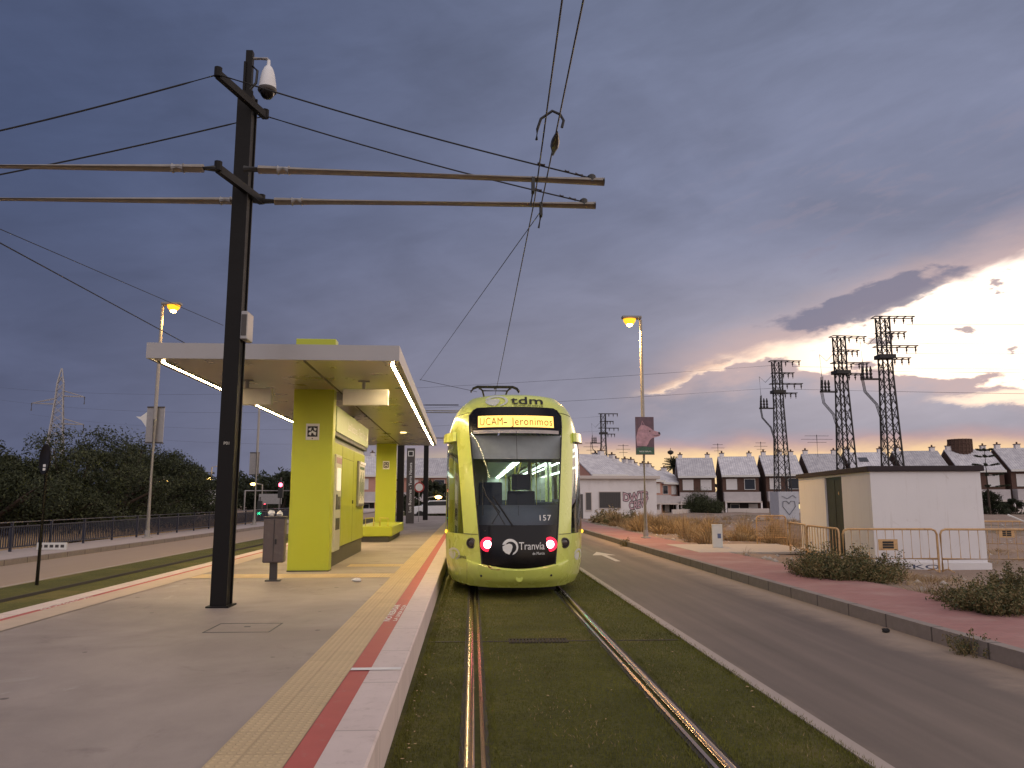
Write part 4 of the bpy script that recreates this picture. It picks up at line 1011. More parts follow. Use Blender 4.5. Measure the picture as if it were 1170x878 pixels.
# ------------------------------------------------------------------ right side: street lamp with banner, hut, barriers
def street_lamp(loc, h, side, label, head_col='sodium', arm=.12, r=.085, name='street_lamp', group='street lamps', energy=0):
    t = empty(name, loc, 0, label, 'street lamp', group)
    b = MB(); b.tube([(0, 0, 0), (0, 0, h * .5), (0, 0, h)], [r, r * .85, r * .68], 12); b.build('pole', M['concrete_pole'], t, smooth=40)
    b = MB(); b.lathe([(r * 2.2, 0), (r * 2.2, .03), (r * 1.15, .05), (r * 1.1, .3)], (0, 0, 0), 12); b.build('base', M['concrete_pole'], t, smooth=40)
    b = MB(); b.tube([(0, 0, h - .05), (side * arm * .5, 0, h + .03), (side * arm, 0, h + .05)], r * .45, 8)
    b.build('arm', M['lamp_body'], t, smooth=50)
    x0, x1 = side * (arm - .15), side * (arm + .62); xa, xb = min(x0, x1), max(x0, x1)
    b = MB(); b.box(xa, xb, -.14, .14, h + .03, h + .15); b.build('lamp_head', M['lamp_body'], t, bevel=.04)
    b = MB(); c = ((xa + xb) / 2 + side * .08, 0, h - .0)
    b.lathe([(.02, -.20), (.14, -.17), (.22, -.08), (.25, .02)], c, 16); lg = b.build('lamp_glass', M[head_col], t, smooth=60)
    if head_col == 'sodium':
        b = MB(); b.lathe([(.02, -.27), (.09, -.24), (.12, -.20), (.10, -.16)], c, 12); b.build('bulb', M['sodium_core'], lg, smooth=60)
    if energy:
        li = bpy.data.lights.new('lamp_light', 'SPOT'); li.energy = energy; li.color = (1, .56, .16); li.spot_size = R(160); li.spot_blend = .6; li.shadow_soft_size = .15
        o = bpy.data.objects.new('lamp_light', li); COL.objects.link(o); o.parent = t; o.location = (c[0], 0, h - .32)
    return t
lr = P(738, 615, Z=.15)
street_lamp(lr, 8.35, -1, 'lit street lamp on the red pavement with the animal banner', energy=2000)
# banner with a dog head cut out beyond its edge
bx = empty('banner_sign', (lr.x, lr.y - .11, 0), 0, 'purple banner with a pale dog head poking out past its edge', 'banner', 'banners on lamp posts')
z0, z1 = P(738, 520, Y=lr.y).z, P(738, 477, Y=lr.y).z; xl, xr = P(725.5, 500, Y=lr.y).x - lr.x, P(746.5, 500, Y=lr.y).x - lr.x
b = MB(); b.box(xl, xr, -.012, .012, z0, z1); b.build('banner_panel', M['banner'], bx)
for z in (z0 + .05, z1 - .05): b = MB(); b.box(-.03, xr * .9, .012, .06, z - .02, z + .02); b.build('banner_bracket', M['galv'], bx)
zc = (z0 + z1) / 2
def bpoly(poly, m, y, nm, par): 
    bb = MB(); bb.prism(poly, lambda u, v, d: (u, y + d, zc + v), .006); return bb.build(nm, m, par)
dog = [(xl + .04, -.38), (xl + .02, -.05), (xl + .10, .25), (xl + .22, .42), (xl + .26, .58), (xl + .36, .40), (xl + .50, .34), (xr - .04, .22), (xr + .08, .17), (xr + .22, .14), (xr + .25, .06), (xr + .22, -.01), (xr + .08, -.05), (xr - .06, -.08), (xr - .16, -.16), (xr - .24, -.32), (xr - .3, -.40)]
dg = bpoly(dog, M['banner_pink'], -.022, 'dog_head', bx)
bpoly([(xr + .17, .145), (xr + .22, .14), (xr + .25, .06), (xr + .20, .05), (xr + .16, .09)], M['plate_dark'], -.030, 'nose', dg)
bpoly([(xr - .20, .20), (xr - .12, .19), (xr - .14, .155), (xr - .19, .16)], M['plate_dark'], -.030, 'eye', dg)
bpoly([(xr + .20, .02), (xr + .02, -.005), (xr - .08, -.02), (xr + .02, .012), (xr + .2, .035)], M['plate_dark'], -.030, 'mouth', dg)
bpoly([(xl + .24, .42), (xl + .265, .54), (xl + .34, .40)], M['banner'], -.030, 'ear', dg)
bpoly([(xl + .01, z0 - zc + .02), (xr - .01, z0 - zc + .02), (xr - .01, z0 - zc + .27), (xl + .3, z0 - zc + .32), (xl + .01, z0 - zc + .24)], M['banner_green'], -.019, 'banner_foot', bx)
bb = MB(); text_mb(bb, 'terra natura', .10, lambda u, v: ((xl + xr) / 2 + u, -.022, z0 + .10 + v), .002, width=.46); bb.build('banner_lettering', M['letter_white'], bx, flip=False)

# white service marker
mk = empty('marker_post', P(820, 626, Z=.15), R(-12), 'small white utility post with a blue label on the pavement edge', 'post')
b = MB(); b.box(-.15, .15, -.09, .09, 0, .66); b.build('post_body', M['white'], mk, bevel=.015)
b = MB(); b.box(-.155, .155, -.095, .095, .66, .69); b.build('cap', M['white'], mk, bevel=.01)
b = MB(); b.box(-.0, .10, -.095, -.091, .28, .42); b.build('label_plate', mat('label_blue', (.12, .16, .30), .5), mk)

# white transformer hut
hu = empty('transformer_hut', (9.32, 18.0, 0), R(-9), 'white flat-roofed service hut with dark door behind the yellow barriers', 'hut')
HW, HL, HH = 2.45, 6.6, 2.24
dy0, dy1 = 2.2, 3.75
b = MB()
b.box(0, HW, 0, .12, -.1, HH); b.box(HW - .12, HW, .12, HL - .12, -.1, HH); b.box(0, HW, HL - .12, HL, -.1, HH)
b.box(0, .12, .12, dy0, -.1, HH); b.box(0, .12, dy1, HL - .12, -.1, HH); b.box(0, .12, dy0, dy1, 2.19, HH)
b.build('wall', M['hut_wall'], hu)
b = MB(); b.box(-.05, HW + .06, -.06, -.002, -.1, .16); b.box(HW + .002, HW + .06, -.002, HL, -.1, .16); b.box(-.05, -.002, -.002, HL, -.1, .10); b.build('plinth', M['hut_wall'], hu)
b = MB(); b.box(-.07, HW + .07, -.07, HL + .07, HH + .002, HH + .13); b.build('roof', M['hut_roof'], hu, bevel=.015)
b = MB(); b.box(.05, .09, dy0 + .003, dy1 - .003, -.1, 2.187); dr = b.build('door', M['hut_door'], hu)
b = MB()
for z in [0.2 + .07 * k for k in range(6)]: b.box(.035, .048, dy0 + .2, dy1 - .2, z, z + .04)
b.box(.04, .049, (dy0 + dy1) / 2 - .006, (dy0 + dy1) / 2 + .006, 0, 2.1); b.build('vent_slats', M['hut_door'], dr)
b = MB(); b.lathe([(.06, 0), (.06, .008)], (.048, dy0 + .45, 1.75), 3, (-1, 0, 0)); b.build('warning_mark', M['barrier'], dr)
b = MB(); text_mb(b, 'EKO', .24, lambda u, v: (.98 + u, -.0625 + 0 * v, .02 + v * .55), .01, width=.8); b.build('graffiti', mat('graffiti_blue', (.08, .10, .18), .7), hu, flip=False)

# crowd barriers
def barrier(p, q, label, h=.92, plate=None, mesh=False, z=None):
    p = Vector(p); q = Vector(q); Lb = (q - p).length; t = empty('crowd_barrier', p, math.atan2(q.y - p.y, q.x - p.x), label, 'barrier', 'yellow crowd barriers round the hut')
    r = .024; c = .11; zb = .28
    b = MB(); b.tube([(0, 0, .0), (0, 0, h - c), (c * .3, 0, h - c * .3), (c, 0, h), (Lb - c, 0, h), (Lb - c * .3, 0, h - c * .3), (Lb, 0, h - c), (Lb, 0, 0)], r, 8); b.tube([(0, 0, zb), (Lb, 0, zb)], r * .9, 8); b.build('frame', M['barrier'], t, smooth=50)
    b = MB(); nbar = 18 if mesh else 11
    for i in range(1, nbar): b.tube([(Lb * i / nbar, 0, zb), (Lb * i / nbar, 0, h)], .0095, 6)
    if mesh:
        for i in range(1, 12): b.tube([(0, 0, zb + (h - zb) * i / 12), (Lb, 0, zb + (h - zb) * i / 12)], .006, 5)
    b.build('bars', M['barrier'], t)
    for x in (.12, Lb - .12):
        b = MB(); b.tube([(x, -.26, .012), (x, -.05, .05), (x, .05, .05), (x, .26, .012)], .014, 6); b.tube([(x, 0, .05), (x, 0, zb)], .014, 6); b.build('foot', M['barrier'], t)
    if plate:
        b = MB(); x0 = Lb * plate; b.box(x0, x0 + .42, -.022, -.012, .46, .70); pl = b.build('sign_plate', M['barrier'], t)
        b = MB()
        for k in range(3): b.box(x0 + .09, x0 + .33, -.026, -.0225, .50 + k * .055, .545 + k * .055)
        b.build('plate_print', M['plate_dark'], pl)
barrier((8.22, 17.25, .02), (10.25, 17.05, .02), 'yellow barrier with a small orange plate before the hut end', plate=.37)
barrier((10.30, 17.0, .02), (12.5, 16.75, .02), 'yellow barrier reaching out past the hut\'s free corner')
barrier((8.18, 17.35, .02), (8.40, 19.55, .03), 'short-looking yellow barrier in front of the hut\'s dark door')
barrier((8.42, 19.65, .03), (8.95, 22.0, .04), 'yellow barrier beside the hut wall beyond its door')
barrier((9.25, 25.4, .05), (10.35, 25.7, .05), 'barrier closed with orange mesh at the far end of the hut', mesh=True, h=1.0)
barrier((14.4, 22.6, .03), (16.5, 22.2, .03), 'weathered barrier with a dark plate behind the hut, on bare earth', plate=.45)
barrier((16.6, 22.2, .03), (18.5, 21.2, .03), 'outermost barrier standing on bare earth past the hut')
b = MB(); b.tube([(15.3, 21.9, 1.15), (17.2, 20.9, .1)], .03, 8); b.build('leaning_pole', M['white'], label='pale pole leaning on the barriers behind the hut', cat='pole')
b = MB(); bm = bmesh.new(); bmesh.ops.create_icosphere(bm, subdivisions=3, radius=.5)
# rubble lumps
def lump(loc, s, label, m='stone', cat='stone', name='stone', group=None, seed=0):
    rr = random.Random(seed); bm = bmesh.new(); bmesh.ops.create_icosphere(bm, subdivisions=2, radius=1)
    for v in bm.verts: v.co = Vector((v.co.x * s[0], v.co.y * s[1], v.co.z * s[2])) * (1 + rr.uniform(-.22, .22))
    b = MB(); b.add([v.co for v in bm.verts], [tuple(w.index for w in f.verts) for f in bm.faces]); bm.free()
    return b.build(name, M[m], label=label, cat=cat, loc=loc, group=group)
bm.free()
q = P(857, 664, Z=0); lump((q.x, q.y, .04), (.10, .08, .06), 'pale stone lying in the gutter below the kerb', seed=4)
q = P(1012, 722, Z=0); lump((q.x, q.y, .015), (.045, .04, .03), 'small dark clod lying on the road', 'black', seed=5)
for i, (px, py, s, lab) in enumerate(((872, 600, .35, 'rubble lump on the earth mound left of the mesh barrier'), (905, 600, .25, 'rubble lump nearest the hut corner on the mound'))):
    q = P(px, py, Y=48); lump((q.x, q.y, dirt_h(q.x, q.y) + .08), (s * 1.4, s, s * .6), lab, seed=20 + i, group='rubble lumps')

# bushes along the pavement edge
bush((6.95, 14.3, .12), 2.1, 2.9, .62, 'straggly green bush spilling over the pavement before the hut barriers', 24000, 3, .024, stems=240, rz=R(-25))
bush((7.30, 10.9, .12), 1.8, 2.6, .48, 'straggly bush at the pavement edge, closest to the camera', 26000, 4, .021, stems=240, rz=R(-10))
q = P(1115, 742, Z=.05); bush((5.22, q.y, 0), .35, .4, .24, 'small weed growing from the kerb joint', 700, 5, .016, stems=25, name='weed', cat='weed')
q = P(745, 618, Z=.0); bush((5.2, 27, 0), .3, .5, .3, 'weed tuft in the gutter near the lamp post', 400, 6, .02, stems=20, name='weed', cat='weed', mats=[M['leaf_dry'], M['leaf_bush']])
for i, (px, Y, w, h, lab) in enumerate(((700, 50, 4.2, 1.1, 'low olive shrub below the graffiti wall'), (722, 46, 3.2, 1.0, 'olive shrub between the graffiti hut and the lamp post'))):
    q = P(px, 600, Y=Y); bush((q.x, q.y, 0), w, w * .8, h, lab, 5000, 30 + i, .07, mats=[M['leaf_dry'], M['leaf_bush'], M['straw']], stems=70, name='shrub', cat='shrub')
# dry grass
def hfn(x, y): return np.array([dirt_h(a, c) for a, c in zip(x, y)])
def patch(name, N, cx, cy, sx, sy, h, label, w=.014, seed=0):
    r = np.random.RandomState(seed); x = r.normal(cx, sx, N); y = r.normal(cy, sy, N); k = (x > 7.1) & ~((x > 6.1) & (x < 9.9) & (y > 21.3) & (y < 25.4)); x = x[k]; y = y[k]; N = len(x)
    cl = np.sin(x * 2.1 + 1) * np.sin(y * 1.7) * .5 + .6; hh = h * r.uniform(.4, 1.25, N) * np.clip(cl + .35, .3, 1.2) * np.exp(-.25 * (((x - cx) / sx) ** 2 + ((y - cy) / sy) ** 2))
    a = r.uniform(0, 6.28, N); t = r.uniform(.05, .6, N); a2 = r.uniform(0, 6.28, N); z = hfn(x, y) - .02
    wx = np.cos(a) * w / 2; wy = np.sin(a) * w / 2; V = np.empty((N, 3, 3))
    V[:, 0] = np.stack([x - wx, y - wy, z], 1); V[:, 1] = np.stack([x + wx, y + wy, z], 1); V[:, 2] = np.stack([x + hh * t * np.cos(a2), y + hh * t * np.sin(a2), z + hh], 1)
    raw_mesh(name, V.reshape(-1, 3), np.arange(N * 3).reshape(-1, 3), m=M['straw'], kind='stuff', label=label)
def clumps(name, n, per, cx, cy, sx, sy, h, label, w, seed):
    r = np.random.RandomState(seed); c0 = r.normal(cx, sx, n); c1 = r.normal(cy, sy, n); ch = h * r.uniform(.35, 1.15, n); cr = r.uniform(.25, .6, n)
    k = np.repeat(np.arange(n), per); N = n * per; a = r.uniform(0, 6.28, N); q = r.uniform(0, 1, N) ** .6; x = c0[k] + np.cos(a) * q * cr[k] * .6; y = c1[k] + np.sin(a) * q * cr[k] * .6
    ok = (x > 7.05) & ~((x > 6.1) & (x < 9.9) & (y > 21.3) & (y < 25.4)); x, y, a, q, k = x[ok], y[ok], a[ok], q[ok], k[ok]; N = len(x)
    hh = ch[k] * r.uniform(.5, 1.1, N) * (1 - .45 * q); out = cr[k] * (.25 + .9 * q) * r.uniform(.3, 1.3, N); z = hfn(x, y) - .02; b2 = r.uniform(0, 6.28, N); a2 = a + r.normal(0, .5, N)
    wx = np.cos(b2) * w / 2; wy = np.sin(b2) * w / 2; mx, my = x + np.cos(a2) * out * .35, y + np.sin(a2) * out * .35; V = np.empty((N, 2, 4, 3)); m = hh * .62
    V[:, 0] = np.stack([np.stack([x - wx, y - wy, z], 1), np.stack([x + wx, y + wy, z], 1), np.stack([mx + wx * .7, my + wy * .7, z + m], 1), np.stack([mx - wx * .7, my - wy * .7, z + m], 1)], 1)
    tx, ty = x + np.cos(a2) * out, y + np.sin(a2) * out; e = .15
    V[:, 1] = np.stack([np.stack([mx - wx * .7, my - wy * .7, z + m], 1), np.stack([mx + wx * .7, my + wy * .7, z + m], 1), np.stack([tx + wx * e, ty + wy * e, z + hh], 1), np.stack([tx - wx * e, ty - wy * e, z + hh], 1)], 1)
    raw_mesh(name, V.reshape(-1, 3), np.arange(N * 8).reshape(-1, 4), [M['straw'], M['straw_dark']], mi=np.repeat((r.uniform(0, 1, N) < .35).astype(int), 2), kind='stuff', label=label)
clumps('dry_grass', 60, 170, 9.4, 38, 1.5, 6.0, 1.0, 'tall straw-coloured dry grass behind the lamp post', .022, 1)
clumps('dry_grass', 26, 150, 10.6, 30.5, 1.4, 2.4, .75, 'dry grass between the lamp post and the white marker', .016, 2)
clumps('dry_grass', 70, 60, 17, 44, 5, 9, .5, 'scattered dry grass clumps on the bare plot', .02, 3)
clumps('dry_grass', 40, 60, 8.0, 14.5, .7, 3.0, .28, 'sparse dry grass at the foot of the barriers', .008, 4)
clumps('dry_grass', 60, 50, 14, 20, 3.0, 3.5, .25, 'sparse dry grass on the earth past the hut', .01, 5)
if 0: patch('dry_grass', 16000, 9.2, 37, 1.5, 4.5, 1.25, 'tall straw-coloured dry grass behind the lamp post', .022, 1)
if 0: patch('dry_grass', 12000, 10.5, 31, 1.6, 2.6, .85, 'dry grass between the lamp post and the white marker', .018, 2)
if 0: patch('dry_grass', 5000, 15, 40, 3.5, 5, .5, 'thin dry grass on the bare plot', .02, 3)
if 0: patch('dry_grass', 3000, 8.4, 14.5, 1.0, 3.0, .25, 'sparse dry grass at the foot of the barriers', .008, 4)
if 0: patch('dry_grass', 4000, 13, 19, 3, 3, .22, 'sparse dry grass on the earth past the hut', .01, 5)

# loose stones over the bare plot (nobody could count them)
r7 = np.random.RandomState(21); N = 2600; x = 7.2 + 34 * r7.uniform(0, 1, N) ** 1.4; y = r7.uniform(4, 70, N); k = ~((x < 9.9) & (y > 21.3) & (y < 25.4)) & ~((x > 9.0) & (x < 12.9) & (y > 17) & (y < 25)); x, y = x[k], y[k]; N = len(x)
s = .025 + .11 * r7.uniform(0, 1, N) ** 4; z = hfn(x, y); a = r7.uniform(0, 6.28, N); V = np.empty((N, 6, 3))
for j, (u, v, w) in enumerate(((1, 0, 0), (0, 1, 0), (-1, 0, 0), (0, -1, 0), (.1, .1, .7), (0, 0, -.5))):
    jx, jy = u * r7.uniform(.6, 1.3, N), v * r7.uniform(.6, 1.3, N); V[:, j] = np.stack([x + s * (jx * np.cos(a) - jy * np.sin(a)), y + s * (jx * np.sin(a) + jy * np.cos(a)), z + s * w], 1)
fc = np.array([(0, 1, 4), (1, 2, 4), (2, 3, 4), (3, 0, 4), (1, 0, 5), (2, 1, 5), (3, 2, 5), (0, 3, 5)]); Fs = (np.arange(N)[:, None, None] * 6 + fc[None]).reshape(-1, 3)
raw_mesh('rubble', V.reshape(-1, 3), Fs, M['stone'], kind='stuff', label='loose pale stones strewn over the bare plot')
# low hut with graffiti
gx = P(663, 592, Y=60).x; gh = empty('graffiti_hut', (gx, 60, -.05), R(0), 'low white building with barred window and pink graffiti', 'building')
GW = P(745, 592, Y=60).x - gx; GH = 3.15
b = MB(); b.box(0, GW + .4, 0, 7, -.3, GH); b.build('wall', M['white_wall'], gh)
b = MB(); b.box(-.25, GW + .65, -.3, 7.2, GH + .002, GH + .25); b.build('roof', M['cream_wall'], gh, bevel=.03)
def window(par, x0, x1, z0, z1, y, glassm, bars=0, frame=None, name='window'):
    w = MB(); w.box(x0, x1, y - .03, y - .003, z0, z1); o = w.build(name, M[glassm], par)
    f = MB(); fr = .06
    f.box(x0 - fr, x1 + fr, y - .05, y - .004, z1, z1 + fr); f.box(x0 - fr, x1 + fr, y - .08, y - .004, z0 - fr, z0); f.box(x0 - fr, x0, y - .05, y - .004, z0, z1); f.box(x1, x1 + fr, y - .05, y - .004, z0, z1)
    f.build('frame', M[frame or 'white'], o)
    if bars:
        g = MB()
        for i in range(bars + 1): g.box(x0 + (x1 - x0) * i / bars - .012, x0 + (x1 - x0) * i / bars + .012, y - .09, y - .06, z0, z1)
        g.build('bars', M['dark_grey'], o)
    return o
window(gh, 1.5, 3.1, .95, 2.15, 0, 'win_grey', 10, 'cream_wall'); window(gh, .45, .85, .8, 2.1, 0, 'win_grey', 0, 'cream_wall')
b = MB(); b.box(.0, .22, -.03, -.003, -.1, 2.0); b.build('door', M['win_grey'], gh)
gp = mat('graffiti_pink', (.62, .42, .46), .8); gk = mat('graffiti_black', (.03, .02, .03), .8)
for txt, z, w, x in (('DWTS', 1.55, 2.0, 4.3), ('CREW', .95, 1.5, 4.5)):
    b = MB(); text_mb(b, txt, .85, lambda u, v: (x + u, -.006, z + v + .10 * math.sin(u * 3)), .075, .95, width=w); b.build('graffiti_outline', gk, gh, flip=False)
    b = MB(); text_mb(b, txt, .85, lambda u, v: (x + u, -.011, z + v + .10 * math.sin(u * 3)), .012, .95, width=w * .95); b.build('graffiti_fill', gp, gh, flip=False)

# ------------------------------------------------------------------ rows of terraced houses
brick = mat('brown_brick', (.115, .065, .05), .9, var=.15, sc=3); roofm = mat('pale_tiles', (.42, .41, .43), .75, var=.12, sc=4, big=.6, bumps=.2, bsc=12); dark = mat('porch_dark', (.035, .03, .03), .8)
def roof_tiles():
    m, nt, b = new_mat('ribbed_roof'); v = oc(nt); sx = nd(nt, 'ShaderNodeSeparateXYZ'); nt.links.new(v, sx.inputs[0])
    wv = math_n(nt, 'SINE', math_n(nt, 'MULTIPLY', sx.outputs[0], 22))
    c = mixc(nt, sstep(nt, noise(nt, v, 1.4, 6, .65), .35, .7), (.50, .49, .53), (.68, .67, .70)); c = mixc(nt, math_n(nt, 'MULTIPLY', sstep(nt, noise(nt, v, 2.6, 7, .75), .56, .7), .6), c, (.20, .18, .18))
    oi = nd(nt, 'ShaderNodeObjectInfo'); c = mixc(nt, 1.0, c, math_n(nt, 'MULTIPLY_ADD', oi.outputs['Random'], .35, .75), 'MULTIPLY')
    nt.links.new(c, b.inputs['Base Color']); b.inputs['Roughness'].default_value = .8; bump(nt, b, wv, .5, .05); return m
M['roof_tiles'] = roof_tiles(); M['balcony'] = mat('balcony_grey', (.50, .47, .48), .85, var=.1, sc=2)
def house(loc, rz, w, zs, label, wall='b', side=None, nwin=2, porch=True, lit=False, group='terraced houses across the plot'):
    h = empty('terraced_house', loc, rz, label, 'house', group); wm = brick if wall == 'b' else M['pink_wall']; g = .46
    e, rg = 4.9 * zs, 7.35 * zs; x0, x1 = -w / 2 + g, w / 2 - g
    def bx(*a): b = MB(); b.box(*a); return b
    # walls with gable profile
    b = MB(); prof = [(0, -.5), (7.5, -.5), (7.5, 5.2 * zs), (3.9, rg - .12), (0, e - .12)]
    b.prism(prof, lambda u, v, d: (x0 + d, u, v), x1 - x0); b.build('wall', wm, h)
    b = MB(); th = .14
    for (y0, z0, y1, z1) in ((-.45, e - .22, 3.9, rg), (7.8, 5.0 * zs, 3.905, rg)):
        b.prism([(y0, z0), (y1, z1), (y1, z1 + th), (y0, z0 + th)], lambda u, v, d: (x0 - .12 + d, u, v), x1 - x0 + .24)
    rf = b.build('roof', M['roof_tiles'], h)
    b = MB(); b.box(x0 - .12, x1 + .12, -.52, -.46, e - .26, e + .0); b.build('gutter', M['white'], rf)
    for x in (x0 + .45, x1 - .5, (x0 + x1) / 2 + .3)[: 2 + (int(loc[0]) % 2)]:
        b = MB(); b.box(x - .27, x + .27, 3.7, 4.3, rg - .3, rg + .55); c = b.build('chimney', M['white_wall'], rf)
        b = MB(); b.box(x - .33, x + .33, 3.64, 4.36, rg + .552, rg + .64); b.lathe([(.12, 0), (.10, .25)], (x, 4.0, rg + .64), 8); b.build('chimney_cap', brick, c)
    for i in range(nwin):
        cx = x0 + (x1 - x0) * (i + .5) / nwin; window(h, cx - .62, cx + .62, 3.1 * zs, 4.35 * zs, 0, 'shutter' if (i + int(loc[0])) % 5 else 'win_glass')
    b = MB(); b.box(x0 + .01, x1 - .01, -1.3, -1.18, 1.55 * zs, 2.75 * zs); b.box(x0 + .01, x0 + .13, -1.18, -.002, 1.55 * zs, 2.75 * zs); b.box(x1 - .13, x1 - .01, -1.18, -.002, 1.55 * zs, 2.75 * zs); b.box(x0 + .13, x1 - .13, -1.18, -.002, 1.55 * zs, 1.75 * zs); b.build('balcony', M['balcony'], h)
    b = MB(); b.box(x0 + .02, x1 - .02, -2.3, -1.31, 1.42 * zs, 1.58 * zs); b.build('porch_roof', M['cream_wall'], h)
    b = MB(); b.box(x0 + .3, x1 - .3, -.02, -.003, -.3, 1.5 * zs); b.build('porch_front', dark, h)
    for i in range(2):
        cx = x0 + (x1 - x0) * (i + .5) / 2 + .3; window(h, cx - .5, cx + .5, .3, 1.2, -.02, 'lit_window' if lit and i else ('shutter' if (i + int(loc[1])) % 3 == 0 else 'win_glass'))
    b = MB()
    for x in (x0 + .1, x1 - .1): b.box(x - .1, x + .1, -2.25, -2.05, -.4, 1.42 * zs)
    b.build('porch_post', M['white_wall'], h)
    b = MB(); b.box(x0 - .15, x1 + .15, -6.2, -6.05, -.5, .75); b.build('garden_wall', M['cream_wall'], h)
    return h
hl = ['terraced house nearest the round hedge, white shutters', 'terraced house with a lamp glowing beside its wall', 'terraced house just left of the graffiti-marked pylon base', 'terraced house behind the pylon with the lowest top', 'terraced house rising behind the hut between two pylons', 'terraced house with a dark skylight on its roof', 'terraced house behind the hut right of all pylons', 'terraced house carrying the brown rooftop drum behind the tiered tree', 'terraced house at the picture edge past the tiered tree']
A0 = Vector((P(797, 570, Y=100).x, 100)); A1 = Vector((P(1180, 570, Y=92).x, 92)); A2 = A1
HX = []
for k in range(9):
    px = [797, 847, 897, 948, 1001, 1062, 1124, 1183, 1245][k]; 
    f = (px - 797) / (1183 - 797); Yk = 100 / (1 + f * .087)
    q = P(px, 570, Y=Yk); HX.append(q)
for k in range(9):
    d = HX[min(k + 1, 8)] - HX[max(k - 1, 0)]; w = Vector((d.x, d.y)).length / (2 if 0 < k < 8 else 1)
    zs = .98 + .13 * k / 7
    lab = (hl[0:6] + hl[6:9])[k]
    if k == 8: break
    h = house((HX[k].x, HX[k].y, -.3), math.atan2(d.y, d.x), w, zs, hl[k], lit=(k == 2))
    if k == 4:
        pass
    if k == 5 - 0:
        e, rg = 4.9 * zs, 7.35 * zs
# skylight on the sixth, drum on the seventh
def roof_pt(k, fx, t):
    zs = .98 + .13 * k / 7; d = HX[min(k + 1, 8)] - HX[max(k - 1, 0)]; a = math.atan2(d.y, d.x); y = -.45 + t * 4.35; z = (4.9 * zs - .22) + t * (7.35 * zs - 4.9 * zs + .22) + .15
    x = fx; return Vector((HX[k].x + x * math.cos(a) - y * math.sin(a), HX[k].y + x * math.sin(a) + y * math.cos(a), z - .3)), a
q, a = roof_pt(4, -.6, .62); sk = [o for o in bpy.data.objects if o.name.startswith('terraced_house')][4]
b = MB(); sl = math.atan2(2.67, 4.35)
b.prism([(-.5, .02), (.5, .02), (.5, .08), (-.5, .08)], lambda u, v, dd: (-.6 - .55 + dd, 2.25 + u * math.cos(sl) - v * math.sin(sl), (q.z + .3) + u * math.sin(sl) + v * math.cos(sl)), 1.1); b.build('skylight', M['win_glass'], sk)
q, a = roof_pt(6, -.5, 1.0); dr_ = empty('roof_drum', q + Vector((0, .3, .0)), 0, 'brown latticed drum standing on a house roof ridge', 'roof tank')
b = MB(); b.lathe([(1.35, -.9), (1.35, 1.25), (1.28, 1.3)], (0, 0, 0), 20); b.build('drum_shell', mat('drum_brown', (.10, .06, .045), .9, var=.4, sc=6), dr_)
b = MB()
for i in range(20):
    a2 = i / 20 * 6.283; b.bar((1.38 * math.cos(a2), 1.38 * math.sin(a2), -.9), (1.38 * math.cos(a2), 1.38 * math.sin(a2), 1.3), .08)
for z in (-.3, .2, .7, 1.2): b.tube([(1.40 * math.cos(t), 1.40 * math.sin(t), z) for t in [i / 24 * 6.283 for i in range(25)]], .045, 5)
b.build('drum_lattice', brick, dr_)
# second row running away behind the graffiti hut
q0 = P(690, 570, Y=86); 
house((q0.x + .5, q0.y, -.3), R(24), 5.4, .93, 'pink-gabled end house behind the graffiti hut', 'p', group='houses behind the graffiti hut')
ll = ['house second from the pink end house behind the graffiti hut', 'middle house of the row behind the lamp post banner', 'house of the receding row under the palm, near side', 'last house of the receding row beside the palm']
for k in range(4):
    house((q0.x + 4.2 + k * 3.3, q0.y + 4.2 + k * 4.8, -.3), R(48), 5.5, .9 - .045 * k, ll[k], 'p', group='houses behind the graffiti hut')
# houses beyond the platform end and behind the tram
for k, (px, Y, w, rz, lab) in enumerate(((398, 100, 8, 10, 'pale-roofed house seen between the lime pillars'), (440, 112, 9, 6, 'pale-roofed house beyond the black masts'), (487, 105, 8, -8, 'house behind the dark tree left of the tram'), (640, 120, 9, 0, 'house whose roof shows beside the tram flank'))):
    q = P(px, 570, Y=Y); house((q.x, q.y, -.3), R(rz), w, 1.0, lab, 'b' if k % 2 else 'p', group='houses at the end of the line')
# hedge, palm, tiered tree
q = P(803, 586, Y=88); bush((q.x, q.y, -.3), 4.6, 3.6, 2.7, 'clipped round green hedge in front of the first terraced house', 30000, 11, .065, [M['leaf_dark'], M['leaf_mid']], 'hedge', stems=130, cat='hedge')
q = P(770, 540, Y=125); pt = empty('palm_tree', (q.x, q.y, -.3), 0, 'palm with a dark ball of fronds above the house roofs', 'palm tree')
ph = P(770, 533, Y=125).z + .3
b = MB(); b.tube([(0, 0, 0), (.1, 0, ph * .5), (0, 0, ph)], [.3, .24, .26], 8); b.build('trunk', M['bark'], pt)
V = []; rr = random.Random(5)
for i in range(60):
    a = rr.uniform(0, 6.283); el = rr.uniform(-.4, 1.4); ln = rr.uniform(2.0, 2.9); pr = None
    for s in range(7):
        t = s / 6; c = Vector((math.cos(a) * math.cos(el), math.sin(a) * math.cos(el), math.sin(el))) * ln * t + Vector((0, 0, ph - .9 * ln * .35 * t * t)); 
        if pr is not None:
            sd = Vector((-math.sin(a), math.cos(a), 0))
            for k in range(3):
                p = pr.lerp(c, k / 3)
                for sg in (-1, 1): V += [p, p + (c - pr) * .3, p + sd * sg * .5 * (1 - .6 * t) + Vector((0, 0, -.22)) + (c - pr) * .5]
        pr = c
raw_mesh('crown', [tuple(v) for v in V], np.arange(len(V)).reshape(-1, 3), M['leaf_dark'], pt)
q = P(1131, 585, Y=78); npn = empty('tiered_pine', (q.x, q.y, -.3), 0, 'slim tiered pine with separate branch storeys before the drum house', 'tree')
nh = P(1131, 510, Y=78).z + .3
